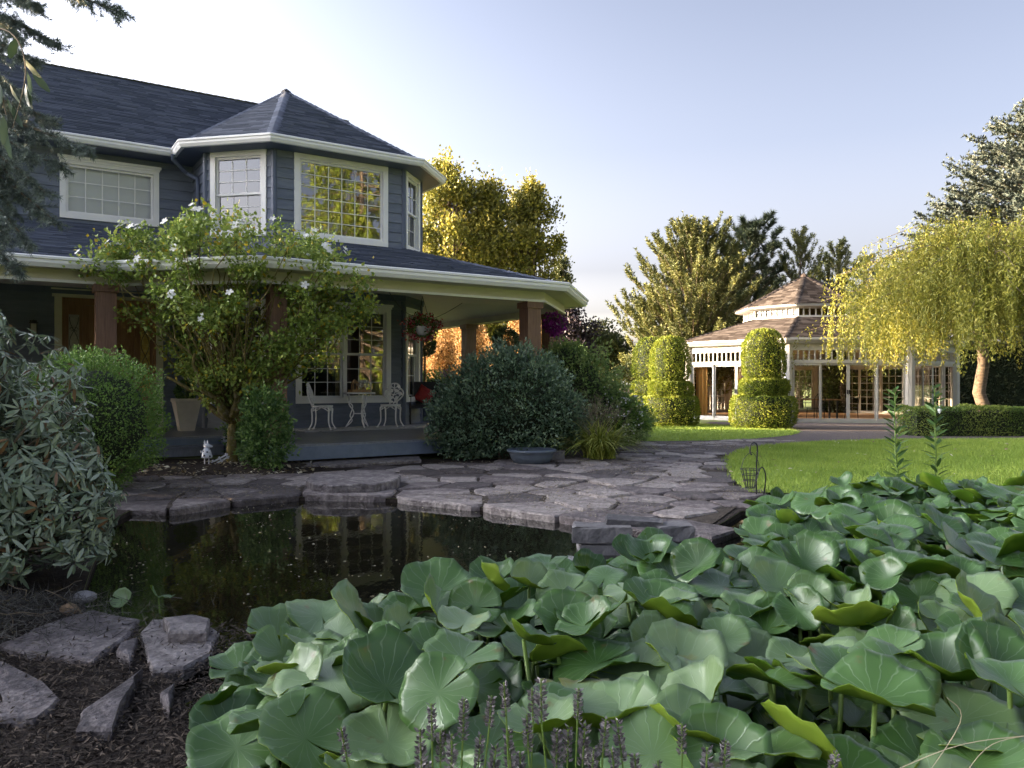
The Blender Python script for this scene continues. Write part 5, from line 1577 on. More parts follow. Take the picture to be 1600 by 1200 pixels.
def topiary(px, d, label, s=1.0, seed=1, n=30000):
    X = (px - 800) / FPX * d
    c = (X, d, hz(d))
    t = thing('tiered_topiary', c, label, 'topiary', 'clipped golden topiaries on the far lawn')
    rg = np.random.default_rng(seed)
    tiers = [[(.80, .03), (.95, .15), (1.0, .5), (.97, .85), (.88, .97), (.45, .98)],
             [(.5, 1.0), (.70, 1.06), (.75, 1.2), (.74, 1.40), (.66, 1.49), (.35, 1.49)],
             [(.38, 1.52), (.60, 1.60), (.67, 1.8), (.68, 2.2), (.63, 2.6), (.48, 2.9), (.28, 3.02), (0, 3.06)]]
    for k, pr in enumerate(tiers):
        pr = [(r_ * s, z * s) for r_, z in pr]
        p, nn, lum = tier_points(rg, pr, c, n // 3)
        dd = nn * .6 + rg.normal(size=p.shape) * .45; dd[:, 2] += .5
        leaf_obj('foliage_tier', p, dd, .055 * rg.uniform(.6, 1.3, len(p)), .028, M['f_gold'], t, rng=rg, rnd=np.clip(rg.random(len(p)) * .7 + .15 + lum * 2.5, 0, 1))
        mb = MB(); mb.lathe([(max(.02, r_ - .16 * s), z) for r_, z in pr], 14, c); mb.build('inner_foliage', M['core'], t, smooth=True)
    mb = MB(); mb.tube([c, (c[0], c[1], c[2] + 2.6 * s)], .07, 6); mb.build('trunk', M['bark'], t)
topiary(1193, 23.6, 'three tiered clipped golden evergreen standing alone before the pavilion doors', .96, 101)
topiary(1047, 25.3, 'three tiered clipped golden evergreen, front one of the pair', .93, 102)
topiary(1018, 27.3, 'three tiered clipped golden evergreen, half hidden behind its twin', .96, 103, n=15000)
def hedge(name, x0, x1, y0, y1, z0, z1, n, mat, label, seed, leaf=(.05, .028)):
    t = thing(name, ((x0+x1)/2, (y0+y1)/2, z0), label, 'hedge')
    rg = np.random.default_rng(seed)
    dx, dy, dz = x1-x0, y1-y0, z1-z0
    ar = np.array([dx*dz, dx*dz, dy*dz, dy*dz, dx*dy]); f = rg.choice(5, n, p=ar/ar.sum())
    u, v = rg.random(n), rg.random(n)
    p = np.zeros((n, 3)); nn = np.zeros((n, 3))
    for k, (ax, side) in enumerate(((1, 0), (1, 1), (0, 0), (0, 1), (2, 1))):
        m = f == k
        q = np.stack([x0 + dx*u[m], y0 + dy*(v[m] if ax == 2 else u[m]), z0 + dz*v[m]], 1)
        q[:, ax] = [(x0, x1), (y0, y1), (z0, z1)][ax][side]; p[m] = q; nn[m, ax] = 1 if side else -1
    l = np.array([lump_noise(a, 1.8) for a in p]); p += nn * (l * .10 - rg.random(n) ** 2 * .08)[:, None]
    d = nn * .6 + rg.normal(size=p.shape) * .5; d[:, 2] += .4
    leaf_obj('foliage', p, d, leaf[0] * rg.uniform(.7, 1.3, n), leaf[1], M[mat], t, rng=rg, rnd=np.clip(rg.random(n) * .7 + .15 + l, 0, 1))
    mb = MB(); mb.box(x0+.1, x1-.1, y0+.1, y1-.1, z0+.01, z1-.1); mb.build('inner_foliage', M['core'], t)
    return t
hedge('low_hedge', 9.75, 20, 19.2, 20.1, hz(20), .62, 30000, 'f_hedge', 'low clipped green hedge along the back of the lawn', 111)
hedge('tall_hedge', 14.5, 34, 36, 37.5, -.13, 3.0, 22000, 'f_pinedark', 'tall dark evergreen hedge behind the weeping tree', 112, (.16, .08))

# ---------------------------------------------------------------- weeping tree by the low hedge
def weeping(base, top_z, R, seed):
    base = Vector(base)
    t = thing('weeping_tree', base, 'weeping tree with cascading golden leaves behind the low hedge', 'tree')
    rg = np.random.default_rng(seed)
    mb = MB(); tp = base + Vector((-.25, 0, top_z * .62))
    mb.tube(limb(rg, base - Vector((0, 0, .1)), tp, 7, .03), taper(.185, .10, 7), 10); mb.build('trunk', M['birch'], t, smooth=True)
    lb = MB(); pos, dr, rn = [], [], []
    for k in range(150):
        a = rg.uniform(0, 2 * math.pi); u = rg.random() ** .6
        L = R * (.25 + .8 * u)
        h = top_z * rg.uniform(.72, 1.0) * (1 - .22 * u ** 2)
        e = np.array([math.cos(a), math.sin(a), 0])
        s0 = np.array(tp) * 1.0
        apex = np.array([base.x, base.y, 0]) + e * L * .55 + [0, 0, h]
        end = np.array([base.x, base.y, 0]) + e * L + [0, 0, h - .35 - .5 * rg.random()]
        path = catmull([s0, (s0 + apex) / 2 + [0, 0, .3], apex, end], 5)
        lb.tube(path, taper(.024, .004, len(path) - 1), 5)
        for _r in range(7):
            pp = np.array([tuple(v) for v in path[4:]]); pp = pp + rg.normal(size=pp.shape) * .09; pos.append(pp); dd = rg.normal(size=pp.shape); dd[:, 2] -= .3; dr.append(dd); rn.append(rg.random(len(pp)))
        for s in range(18):
            q = np.array(path[rg.integers(6, len(path))]) + rg.normal(size=3) * [.16, .16, .05]
            zend = max(1.25 + rg.random() * 1.0, q[2] - rg.uniform(.7, 2.3))
            if rg.random() < .3: zend = q[2] - .5
            n = int((q[2] - zend) / .028)
            if n < 4: continue
            tt = np.linspace(0, 1, n)
            out = e * rg.uniform(.0, .45)
            pp = q[None] + out[None] * (tt * (1 - .4 * tt))[:, None] + np.stack([np.zeros(n), np.zeros(n), -(q[2] - zend) * tt ** 1.15], 1) + rg.normal(size=(n, 3)) * .035
            pos.append(pp); dd = rg.normal(size=(n, 3)) * .55; dd[:, 2] -= .9; dr.append(dd); rn.append(np.clip(rg.random(n) * .7 + rg.uniform(0, .35), 0, 1))
    lb.build('limbs', M['bark'], t, smooth=True)
    pos = np.concatenate(pos); dr = np.concatenate(dr)
    leaf_obj('crown', pos, dr, .095 * rg.uniform(.7, 1.3, len(pos)), .034, M['f_weep'], t, rng=rg, rnd=np.concatenate(rn))
wb = Vector(((1543 - 800) / FPX * 22, 22, hz(22)))
weeping(wb, 6.0, 4.5, 121)

# ---------------------------------------------------------------- trees beyond
def poplar(px, d, top_py, label, seed, w, mat='f_poplar', n=46, zlow=2.5, per=330, leaf=(.20, .15)):
    X = (px - 800) / FPX * d; top = CAMZ + (600 - top_py) / FPX * d
    rg = np.random.default_rng(seed); cen = []
    while len(cen) < n:
        u = rg.random(); z = zlow + (top - .5 - zlow) * u
        r_ = w * (1 - .85 * max(0, u - .45) ** 1.6 / .55 ** 1.6) * (.7 + .3 * min(1, u * 4))
        a = rg.uniform(0, 6.283); q = r_ * rg.random() ** .5
        cen.append((X + q * math.cos(a), d + q * math.sin(a), z))
    clump_tree('poplar_tree', (X, d, -.13), (X, d, top * .93), cen, .62 if w > 1.5 else .45, per, leaf, mat, label, 'tree', seed + 1, trunk_r=.28, group='tall poplars behind the house', up=.5, lum=.6, flat=1.35, jit=.8)
poplar(703, 46, 246, 'tallest golden poplar, half hidden by the turret roof', 131, 3.1, n=85)
poplar(765, 47, 280, 'golden poplar standing between two others behind the porch roof', 133, 2.5, n=60)
poplar(832, 48, 284, 'golden poplar standing furthest from the house', 135, 2.5, n=62)
poplar(880, 62, 402, 'slender dark tree rising just past the porch eave', 137, 1.2, mat='f_far', n=26)
conifer('pine_tree', ((1082-800)/FPX*38, 38, -.13), 8.5, 3.9, 'f_pine', 'broad sunlit pine with upright shoots beside the pavilion roof', 'tree', 141, levels=26, per=14, sub=11, shootL=.6, nper=46, nl=.15, nw=.055, group='pines behind the pavilion', power=.7)
conifer('pine_tree', ((1172-800)/FPX*44, 44, -.13), 9.8, 2.8, 'f_pinedark', 'open dark pine with long needle tufts behind the sunlit pine', 'tree', 142, levels=15, per=7, sub=6, shootL=.35, nper=80, nl=.32, nw=.04, z0=3, group='pines behind the pavilion', power=.42)
conifer('pine_tree', ((1250-800)/FPX*44, 44, -.13), 9.2, 3.0, 'f_pine', 'sunlit pine whose tip rises behind the pavilion apex', 'tree', 143, levels=18, per=9, sub=6, shootL=.7, nper=50, nl=.18, nw=.045, group='pines behind the pavilion', power=.75)
conifer('pine_tree', ((1310-800)/FPX*45, 45, -.13), 8.8, 2.6, 'f_pine', 'narrow sunlit pine between the pavilion apex and weeping tree', 'tree', 144, levels=18, per=9, sub=6, shootL=.6, nper=50, nl=.18, nw=.045, group='pines behind the pavilion', power=.75)
conifer('fir_tree', ((1352-800)/FPX*47, 47, -.13), 8.6, 2.6, 'f_pinedark', 'dull dark green conifer behind the weeping tree', 'tree', 145, levels=20, per=10, sub=6, shootL=.5, nper=50, nl=.16, nw=.045, style='spruce')
conifer('blue_spruce', ((1668-800)/FPX*37, 37, -.13), 14.9, 8.2, 'f_bspruce', 'tall grey blue spruce towering behind the weeping tree', 'tree', 146, levels=38, per=19, sub=13, shootL=.8, nper=32, nl=.17, nw=.10, style='fir', power=.75, trunk_r=.35, z0=3.2)
def round_tree(px, d, py, w, h, mat, label, seed, n=26, leaf=(.2, .13), per=260):
    X = (px - 800) / FPX * d; zc = CAMZ + (600 - py) / FPX * d; rg = np.random.default_rng(seed)
    cen = []
    while len(cen) < n:
        q = rg.uniform(-1, 1, 3)
        if (q ** 2).sum() < 1: cen.append((X + q[0] * w, d + q[1] * w, max(.6, zc + q[2] * h)))
    clump_tree('garden_tree', (X, d, -.13), (X, d, zc + h * .4), cen, w * .42, per, leaf, mat, label, 'tree', seed + 1, trunk_r=.16, group='trees along the far boundary', lum=.4, jit=.6)
round_tree(893, 42, 535, 1.3, 1.9, 'f_plum', 'dark purple leaved tree just past the porch eave', 151)
round_tree(945, 50, 555, 1.5, 1.9, 'f_far', 'rounded green tree between the purple tree and the topiaries', 153)
round_tree(870, 34, 575, 1.2, 1.2, 'f_shrub', 'leafy green tree behind the pale shrub', 157, 16, (.14, .09))
round_tree(1008, 34, 585, 1.1, .9, 'f_pine', 'golden green bushy tree at the foot of the sunlit pine', 159, 16, (.14, .07))
for k, (x, w, h, m) in enumerate(((-40, 4, 4, 'f_far'), (-26, 4, 3, 'f_far'), (-13, 4, 2.6, 'f_far'), (-2, 3.5, 2.4, 'f_far'), (8, 3.2, 2.0, 'f_far'), (28, 4, 3, 'f_far'), (38, 5, 4, 'f_pinedark'), (50, 5, 5, 'f_far'), (64, 6, 5, 'f_far'))):
    px = 800 + x / 78 * FPX
    rt = ['grey green tree in the distant tree line left of the house', 'pale tree in the distant line behind the house wing', 'distant tree behind the main roof', 'distant tree beyond the rusty hedge', 'distant low tree behind the far fence', 'distant tree behind the weeping tree', 'distant dark tree beyond the tall hedge', 'distant tree on the far right boundary', 'distant tree at the end of the far right boundary'][k]
    round_tree(px, 78, 600 - (h * .9) / 78 * FPX, w, h, m, rt, 170 + 2 * k, 22, (.42, .3), 200)

# far house and fence
fh = thing('far_house', (11.2, 75, -.13), 'small distant white house with grey hip roof', 'house')
mb = MB(); mb.box(9.0, 14.0, 74, 80, -.13, 2.0); mb.build('wall', M['white'], fh)
mb = MB(); mb.rings([[(8.4,73.4,2.0),(14.6,73.4,2.0),(14.6,80.6,2.0),(8.4,80.6,2.0)], [(10.8,76.9,3.6),(12.2,76.9,3.6),(12.2,77.1,3.6),(10.8,77.1,3.6)]]); mb.build('roof', M['greyroof'], fh)
mb = MB(); mb.box(10.2, 11.4, 73.97, 74, .2, 1.5); mb.build('garage_door', M['blind'], fh)
mb = MB(); mb.box(12.2, 13.2, 73.97, 74, .8, 1.6); mb.build('window', M['dark'], fh)
fe = thing('far_fence', (8, 58, -.13), 'weathered brown board fence on the far boundary', 'fence')
fb = None
for k in range(70):
    x = 2.0 + k * .2
    if fb is None:
        mb = MB(); mb.box(2.0, 2.19, 57.98, 58, -.1, 1.05); fb = mb.build('fence_board', M['fence'], fe)
    else:
        o = fb.copy(); COL.objects.link(o); o.parent = fe; o.location = Vector((x - 2.0, 0, .03 * math.sin(k * 1.7)))
for k in range(8):
    mb = MB(); mb.box(2 + k * 2.0 - .05, 2 + k * 2.0 + .05, 57.88, 57.979, -.15, 1.15); mb.build('post', M['fence'], fe)

# out of view: conifer mirrored in the windows; hedge added to shade the pond
conifer('tall_conifer', (19.0, 1.5, 0), 17, 7.5, 'f_gold', 'tall drooping conifer mirrored gold in the turret window', 'tree', 181, levels=26, per=14, sub=9, shootL=1.0, nper=26, nl=.26, nw=.09, style='droop', trunk_r=.35)
hedge('shade_hedge', -13.2, -11.6, -8, 9.2, -.03, 3.85, 26000, 'f_hedge', 'tall clipped hedge added out of view to keep the low sun off the pond', 195, (.16, .10))

# ================================================================ NEAR PLANTS
# ---- grey green rhododendron at the left
M['f_rhodo'] = fol('rhododendron_leaf', (.115,.165,.095), (.20,.26,.165), (.32,.38,.285), .08, .38, .6, extra=(.22,.12,.05))
def whorl_mesh(seed, n=10):
    rg = np.random.default_rng(seed)
    a = np.arange(n) * 2.4 + rg.normal(size=n) * .15; el = rg.uniform(-1.25, .25, n)
    d = np.stack([np.cos(a) * np.cos(el), np.sin(a) * np.cos(el), np.sin(el)], 1)
    pos = d * .008 + np.array([0, 0, .01]) * np.arange(n)[:, None] * .3
    up = np.tile([0, 0, 1.0], (n, 1))
    return leaf_mesh('leaf_whorl', pos, d, rg.uniform(.055, .105, n), rg.uniform(.014, .023, n), M['f_rhodo'], kind=LEAF_LONG, rng=rg, up=up)
whorls = [whorl_mesh(200 + k) for k in range(8)]
rb = Vector((-3.7, 4.85, 0))
rh = thing('rhododendron', rb, 'large rhododendron with long grey green drooping leaves at the pond', 'shrub')
rg = np.random.default_rng(210)
P_, N_ = [], []
for c, r_, n in (((-3.82, 4.85, .62), (1.15, 1.05, 1.12), 2300), ((-3.0, 4.75, .42), (.58, .6, .55), 800), ((-3.75, 4.6, 1.2), (.70, .7, .60), 750)):
    p, nn, k = ball_points(rg, n, c, r_, .22, .16, 1.6, zmin=.12)
    P_.append(p); N_.append(nn)
P_ = np.concatenate(P_); N_ = np.concatenate(N_)
vis = (P_[:, 1] < 5.2)
order = np.argsort(np.where(vis, -P_[:, 0], 50 + P_[:, 1]))
joinP, joinD = [], []
for i, k in enumerate(order):
    d = Vector(N_[k]) + Vector((0, 0, .35)) + Vector(rg.normal(size=3)) * .25
    q = d.to_track_quat('Z', 'Y') @ Euler((0, 0, rg.uniform(0, 6.28))).to_quaternion(); s = rg.uniform(.8, 1.2)
    if i < 300:
        o = link('leaf_whorl', whorls[i % 8], rh); o.location = Vector(P_[k]) - rb; o.rotation_mode = 'QUATERNION'; o.rotation_quaternion = q; o.scale = (s, s, s)
    else:
        me = whorls[i % 8]
        for a in range(8):
            el = rg.uniform(-1.25, .25); az = a * 2.4
            v = q @ Vector((math.cos(az) * math.cos(el), math.sin(az) * math.cos(el), math.sin(el)))
            joinP.append(P_[k]); joinD.append(tuple(v))
ob = leaf_obj('foliage', np.array(joinP), np.array(joinD), rg.uniform(.06, .105, len(joinP)), .019, M['f_rhodo'], rh, kind=LEAF_OVAL, rng=rg, up=np.tile([0, 0, 1.0], (len(joinP), 1)))
tag(ob, kind='stuff')
mb = MB()
for k in range(0, len(P_), 9): mb.tube(limb(rg, rb + Vector((rg.normal() * .1, rg.normal() * .1, 0)), P_[k], 5, .05), taper(.018, .006, 5), 5)
mb.build('stems', M['twig'], rh)
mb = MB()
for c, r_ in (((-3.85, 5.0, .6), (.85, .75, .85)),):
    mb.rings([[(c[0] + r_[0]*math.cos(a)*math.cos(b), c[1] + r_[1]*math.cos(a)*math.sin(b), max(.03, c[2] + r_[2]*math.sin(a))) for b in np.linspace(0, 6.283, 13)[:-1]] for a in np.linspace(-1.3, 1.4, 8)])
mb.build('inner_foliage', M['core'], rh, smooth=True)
# dry heather below it
rg = np.random.default_rng(215)
hp = Vector((-2.75, 3.9, 0))
t = thing('dry_heather', hp, 'matted dry grey heather between rhododendron and flagstones', 'plant')
n = 5200
pos = np.stack([hp.x - .1 + rg.normal(size=n) * .42, hp.y + .05 + rg.normal(size=n) * .25, np.zeros(n)], 1)
pos[:, 2] = .02 + .16 * rg.random(n) * np.exp(-((pos[:, 0] - hp.x + .1) ** 2 / .3 + (pos[:, 1] - hp.y) ** 2 / .1))
d = rg.normal(size=(n, 3)); d[:, 2] = abs(d[:, 2]) * .5
leaf_obj('foliage', pos, d, rg.uniform(.04, .13, n), .004, M['f_heather'], t, rng=rg, kind=NEEDLE)
mb = MB()
for k in range(60):
    q = pos[k]; mb.tube(limb(rg, q, q + rg.normal(size=3) * [.15, .12, .06] + [0, 0, .05], 4, .1), .0025, 4)
tag(mb.build('stems', M['twig'], t), kind='stuff')

# ---- near spruce boughs, upper left
sp = Vector((-3.9, 3.7, 0))
st = thing('near_spruce', sp, 'spruce boughs with blue green needles reaching in beside the house', 'tree')
rg = np.random.default_rng(220)
mb = MB(); mb.tube([sp, sp + Vector((.05, 0, 3)), sp + Vector((0, .1, 9))], [.16, .12, .03], 10); mb.build('trunk', M['bark'], st, smooth=True)
tips = [((-60, -40), (195, 22), 3.3), ((-60, -60), (120, -10), 3.2), ((-60, 20), (90, 70), 3.4), ((-70, -20), (60, 10), 3.3), ((-80, 150), (85, 190), 3.6), ((-80, 180), (140, 235), 3.5), ((-80, 210), (70, 300), 3.4), ((-80, 240), (85, 345), 3.5), ((-80, 270), (45, 380), 3.4), ((-80, 200), (45, 240), 3.3), ((-80, 160), (30, 300), 3.6), ((-80, 60), (55, 95), 3.5), ((-80, 300), (10, 370), 3.5), ((-80, 130), (60, 210), 3.7), ((-80, 350), (30, 425), 3.6), ((-80, 0), (30, 60), 3.3), ((-90, 100), (40, 150), 3.4), ((-80, 230), (100, 260), 3.6), ((-80, 260), (60, 330), 3.7), ((-80, 220), (20, 330), 3.5)]
br = MB(); B, D, Ls = [], [], []
for k, (a, b, d) in enumerate(tips):
    p, q = P(a[0], a[1], d + .25), P(b[0], b[1], d)
    s0 = sp + Vector((0, 0, max(1.2, p.z + .35)))
    path = catmull([s0, p, p.lerp(q, .5) + Vector((0, 0, .04)), q], 6)
    br.tube(path, taper(.018, .003, len(path) - 1), 5)
    for i in range(6, len(path)):
        u = (i - 6) / (len(path) - 6)
        dirv = np.array((path[i] - path[i-1]).normalized())
        B.append(np.array(path[i-1])); D.append(dirv); Ls.append(float((path[i] - path[i-1]).length) * 1.1)
        for s in (-1, 1):
            for r_ in range(4):
                dd = dirv * .55 + np.array([0, s * .45, -.25]) + rg.normal(size=3) * .28
                L = rg.uniform(.05, .13) * (1.3 - .7 * u)
                B.append(np.array(path[i-1]) * (1 - .25 * r_) + np.array(path[i]) * .25 * r_); D.append(dd); Ls.append(L)
br.build('branches', M['twig'], st)
pos, d, rn = needle_shoots(rg, B, D, Ls, 60, .02, .002, spread=.75)
leaf_obj('needles', pos, d, .025 * rg.uniform(.7, 1.2, len(pos)), .0030, M['f_nspruce'], st, rng=rg, rnd=rn, kind=NEEDLE)
# the rest of the tree outside the picture
B, D, Ls = [], [], []
br = MB()
for z in np.arange(2.2, 6, .4):
    for k in range(8):
        a = rg.uniform(0, 6.28); L = (9.4 - z) * .24 * rg.uniform(.8, 1.1)
        e = np.array([math.cos(a), math.sin(a), -.15])
        x1 = sp.x + e[0] * L; y1 = sp.y + e[1] * L
        if y1 > .3 and x1 > -.70 * y1 and z < CAMZ + .5 * max(y1, 3.3) + .8: continue
        if y1 > 0 and x1 > -.66 * y1 - .25: continue
        p0 = np.array([sp.x, sp.y, z]); br.tube([Vector(p0), Vector(p0 + e * L)], [.02, .005], 4)
        for j in range(int(L * 14) + 3):
            B.append(p0 + e * L * rg.uniform(.2, 1)); D.append(e + rg.normal(size=3) * .6); Ls.append(.22)
br.build('branches', M['twig'], st)
pos, d, rn = needle_shoots(rg, B, D, Ls, 30, .03, .01)
leaf_obj('crown', pos, d, .05, .012, M['f_nspruce'], st, rng=rg, rnd=rn, kind=NEEDLE)
# drooping broad leaves in front of the spruce
tw = thing('leafy_branch', P(10, 60, 2.9), 'drooping branch of broad pointed leaves hanging before the spruce', 'branch')
mb = MB(); path = catmull([P(-60, 40, 3.0), P(15, 50, 2.9), P(40, 110, 2.85), P(20, 200, 2.85)], 6); mb.tube(path, taper(.004, .0015, len(path)-1), 5)
path2 = catmull([P(-60, 100, 3.0), P(-10, 120, 2.9), P(10, 180, 2.85)], 6); mb.tube(path2, taper(.005, .002, len(path2)-1), 5); mb.build('stem', M['twig'], tw)
lp = [(25, 60), (35, 90), (42, 110), (40, 130), (50, 110), (15, 130), (10, 150), (20, 165), (5, 180), (45, 125), (0, 130), (8, 200)]
pos = np.array([tuple(P(x, y, 2.85 + .06 * rg.random())) for x, y in lp]); d = np.stack([rg.normal(size=12) * .35 + .15, rg.normal(size=12) * .3, -np.ones(12)], 1)
M['f_broad'] = fol('broad_leaf', (.04,.06,.03), (.07,.11,.055), (.13,.17,.10), .25, .4, .5, extra=(.2,.1,.04))
leaf_obj('leaves', pos, d, .09 * rg.uniform(.8, 1.3, 12), .03, M['f_broad'], tw, rng=rg, kind=LEAF_LONG)

# ---- ornamental grass clump at the patio
def strap_clump(name, base, n, L, W, mat, label, cat, seed, spread=.8, dry=0, dryL=.7):
    base = Vector(base); t = thing(name, base, label, cat); rg = np.random.default_rng(seed)
    V, F, R = [], [], []
    for k in range(n):
        a = rg.uniform(0, 6.28); e = Vector((math.cos(a), math.sin(a), 0)); s = Vector((-e.y, e.x, 0)); l = L * rg.uniform(.6, 1.2); sp_ = spread * rg.uniform(.35, 1.1)
        b0 = base + Vector((rg.normal() * .09, rg.normal() * .09, 0)); i0 = len(V); m = 6
        for i in range(m + 1):
            u = i / m; p = b0 + e * (l * sp_ * u ** 1.4) + Vector((0, 0, l * (u - .62 * sp_ * u ** 2.4)))
            w = W * (1 - u ** 2) + .001; V += [p + s * w, p - s * w]
        for i in range(m): F.append((i0 + 2*i, i0 + 2*i + 1, i0 + 2*i + 3, i0 + 2*i + 2)); R.append(float(rg.random()))
    o0 = np.array(base)
    link('blades', np_mesh('blades', np.array([tuple(v) for v in V]) - o0, np.array(F), M[mat], R), t)
    if dry:
        B = [np.array(base) + [rg.normal() * .1, rg.normal() * .1, .2] for _ in range(dry)]
        D = np.array([[rg.normal() * .42, rg.normal() * .3, 1] for _ in range(dry)])
        leaf_obj('flower_stalks', np.array(B), D, dryL * rg.uniform(.7, 1.2, dry), .008, M['f_dry'], t, rng=rg, kind=NEEDLE)
        tipp = np.array(B) + nrm(D) * (dryL * rg.uniform(.65, 1.0, dry))[:, None]
        pp, dd, rn = needle_shoots(rg, tipp - nrm(D) * .06, D, np.full(dry, .12), 16, .03, .004); leaf_obj('seed_heads', pp, dd, .035, .004, M['f_dry'], t, rng=rg, rnd=rn, kind=NEEDLE)
    return t
g = G(935, 716, 0)
strap_clump('strap_leaf_clump', (g.x, g.y, 0), 560, .85, .012, 'f_strap', 'arching clump of yellow green strap leaves on the patio edge', 'plant', 231, 1.25, 130, .78)
g = G(895, 700, 0)
strap_clump('dry_grass_clump', (g.x, g.y, 0), 160, .6, .007, 'f_dry', 'tan dry grass clump behind the yellow green strap leaves', 'plant', 232, .6, 90, .95)
# blue grey tub at the foot of the dark shrub
tub = Vector((.30, 12.15, 0))
t = thing('plant_tub', tub, 'round blue grey tub at the foot of the dark shrub', 'tub')
mb = MB(); mb.lathe([(.28, .0), (.33, .10), (.35, .16), (.38, .17), (.38, .20), (.35, .205), (.33, .15)], 28, tuple(tub)); mb.build('tub', M['bluepot'], t, smooth=True)
mb = MB(); mb.lathe([(.33, .15), (.05, .17)], 20, tuple(tub)); mb.build('soil', M['soil'], t)

# ---- shepherd hook with a wire basket
hk = P(1182, 745, 8.6); hk.z = .0
t = thing('garden_hook', hk, 'short black iron garden hook at the edge of the lawn', 'hook')
topz = 1.2 - 92 * 8.6 / 1240
mb = MB(); mb.tube(catmull([hk, hk + Vector((.0, 0, .3)), hk + Vector((.01, 0, topz - .05)), hk + Vector((-.02, 0, topz)), hk + Vector((-.06, 0, topz - .02)), hk + Vector((-.07, 0, topz - .1)), hk + Vector((-.05, 0, topz - .13))], 6), .008, 6); mb.build('rod', M['black'], t)
mb = MB(); mb.tube(catmull([hk + Vector((.08, 0, 0)), hk + Vector((.10, 0, .2)), hk + Vector((.06, 0, .3)), hk + Vector((.01, 0, .22))], 6), .007, 6); mb.build('scroll', M['black'], t)
bc = hk + Vector((-.075, -.02, .16))
t = thing('wire_basket', bc, 'black wire cone basket hanging on the garden hook', 'basket')
mb = MB()
for k in range(14):
    a = k * 2 * math.pi / 14; mb.tube([(bc.x + .10*math.cos(a), bc.y + .10*math.sin(a), bc.z + .12), (bc.x + .05*math.cos(a), bc.y + .05*math.sin(a), bc.z - .08)], .003, 4)
for r_, z in ((.105, .12), (.085, .06), (.068, .0), (.05, -.08)): mb.tube([(bc.x + r_*math.cos(a), bc.y + r_*math.sin(a), bc.z + z) for a in np.linspace(0, 6.283, 19)[:-1]], .004, 4, closed=True)
mb.build('cage', M['black'], t)
mb = MB(); mb.tube(catmull([bc + Vector((-.1, 0, .12)), bc + Vector((-.06, 0, .24)), bc + Vector((.02, 0, .30)), bc + Vector((.08, 0, .22)), bc + Vector((.1, 0, .12))], 5), .003, 4); mb.build('handle', M['black'], t)

# ---- two tall lily stalks behind the leaf bed
def lily(px, py, d, h, label, seed):
    b = Vector(((px - 800) / FPX * d, d, 0)); t = thing('lily_stalk', b, label, 'plant', 'tall lily stalks behind the pond leaves')
    rg = np.random.default_rng(seed)
    mb = MB(); path = limb(rg, b, b + Vector((rg.normal() * .03, 0, h)), 8, .008); mb.tube(path, taper(.012, .006, 8), 6); mb.build('stem', M['stem'], t)
    k = 64; z = np.linspace(.06, 1, k); a = np.arange(k) * 2.4 + rg.normal(size=k) * .2
    pos = np.array([tuple(path[0].lerp(path[-1], float(q))) for q in z])
    d_ = np.stack([np.cos(a), np.sin(a), .55 + rg.normal(size=k) * .15], 1)
    leaf_obj('leaves', pos, d_, rg.uniform(.15, .21, k) * (1 - .3 * z), .036, M['f_porch'], t, rng=rg, kind=LEAF_LONG, up=np.tile([0, 0, 1.0], (k, 1)))
lily(1404, 745, 8.35, 1.12, 'tall leafy lily stalk before the pavilion corner post', 241)
lily(1466, 745, 8.3, 1.16, 'tall leafy lily stalk with a pale bud before the low hedge', 242)
mb = MB(); q = Vector(((1468 - 800) / FPX * 8.25, 8.25, .92)); mb.lathe([(.0, -.03), (.02, 0), (.018, .03), (.0, .05)], 8, tuple(q), cap=False); lb_ = mb.build('lily_bud', M['white'], [o for o in bpy.data.objects if o.name.startswith('lily_stalk')][-1], smooth=True)

# ---- lavender at the near bank
SP = [(533,1137),(674,1099),(656,1139),(688,1142),(706,1147),(725,1092),(751,1147),(768,1087),(787,1066),(793,1139),(812,1175),(823,1116),(831,1075),(845,1061),(870,1140),(888,1134),(904,1075),(914,1130),(928,1168),(947,1123),(964,1125),(991,1178),(1028,1188),(1065,1130),(1105,1168),(1134,1157),(1308,1175),(668,1190),(775,1165),(955,1170)]
def spike_mesh(seed):
    rg = np.random.default_rng(seed); n = 110
    z = rg.random(n); ring = np.round(z * 7) / 7; z = ring * .85 + rg.random(n) * .1
    a = rg.uniform(0, 6.283, n); r_ = .0035 * (1 - .5 * z)
    pos = np.stack([r_ * np.cos(a), r_ * np.sin(a), z * .085], 1); d = np.stack([np.cos(a), np.sin(a), np.full(n, .8)], 1)
    return leaf_mesh('flower_spike', pos, d, rg.uniform(.008, .014, n), .006, M['f_lav'], rng=rg)
spk = [spike_mesh(250 + k) for k in range(4)]
groups = [SP[i::3] for i in range(3)]
srt = sorted(SP)
lab = ['grey lavender plant with flower spikes nearest the dark mulch', 'grey lavender plant with the tallest flower spikes at the near bank', 'thin grey lavender plant at the bottom of the leaf bed']
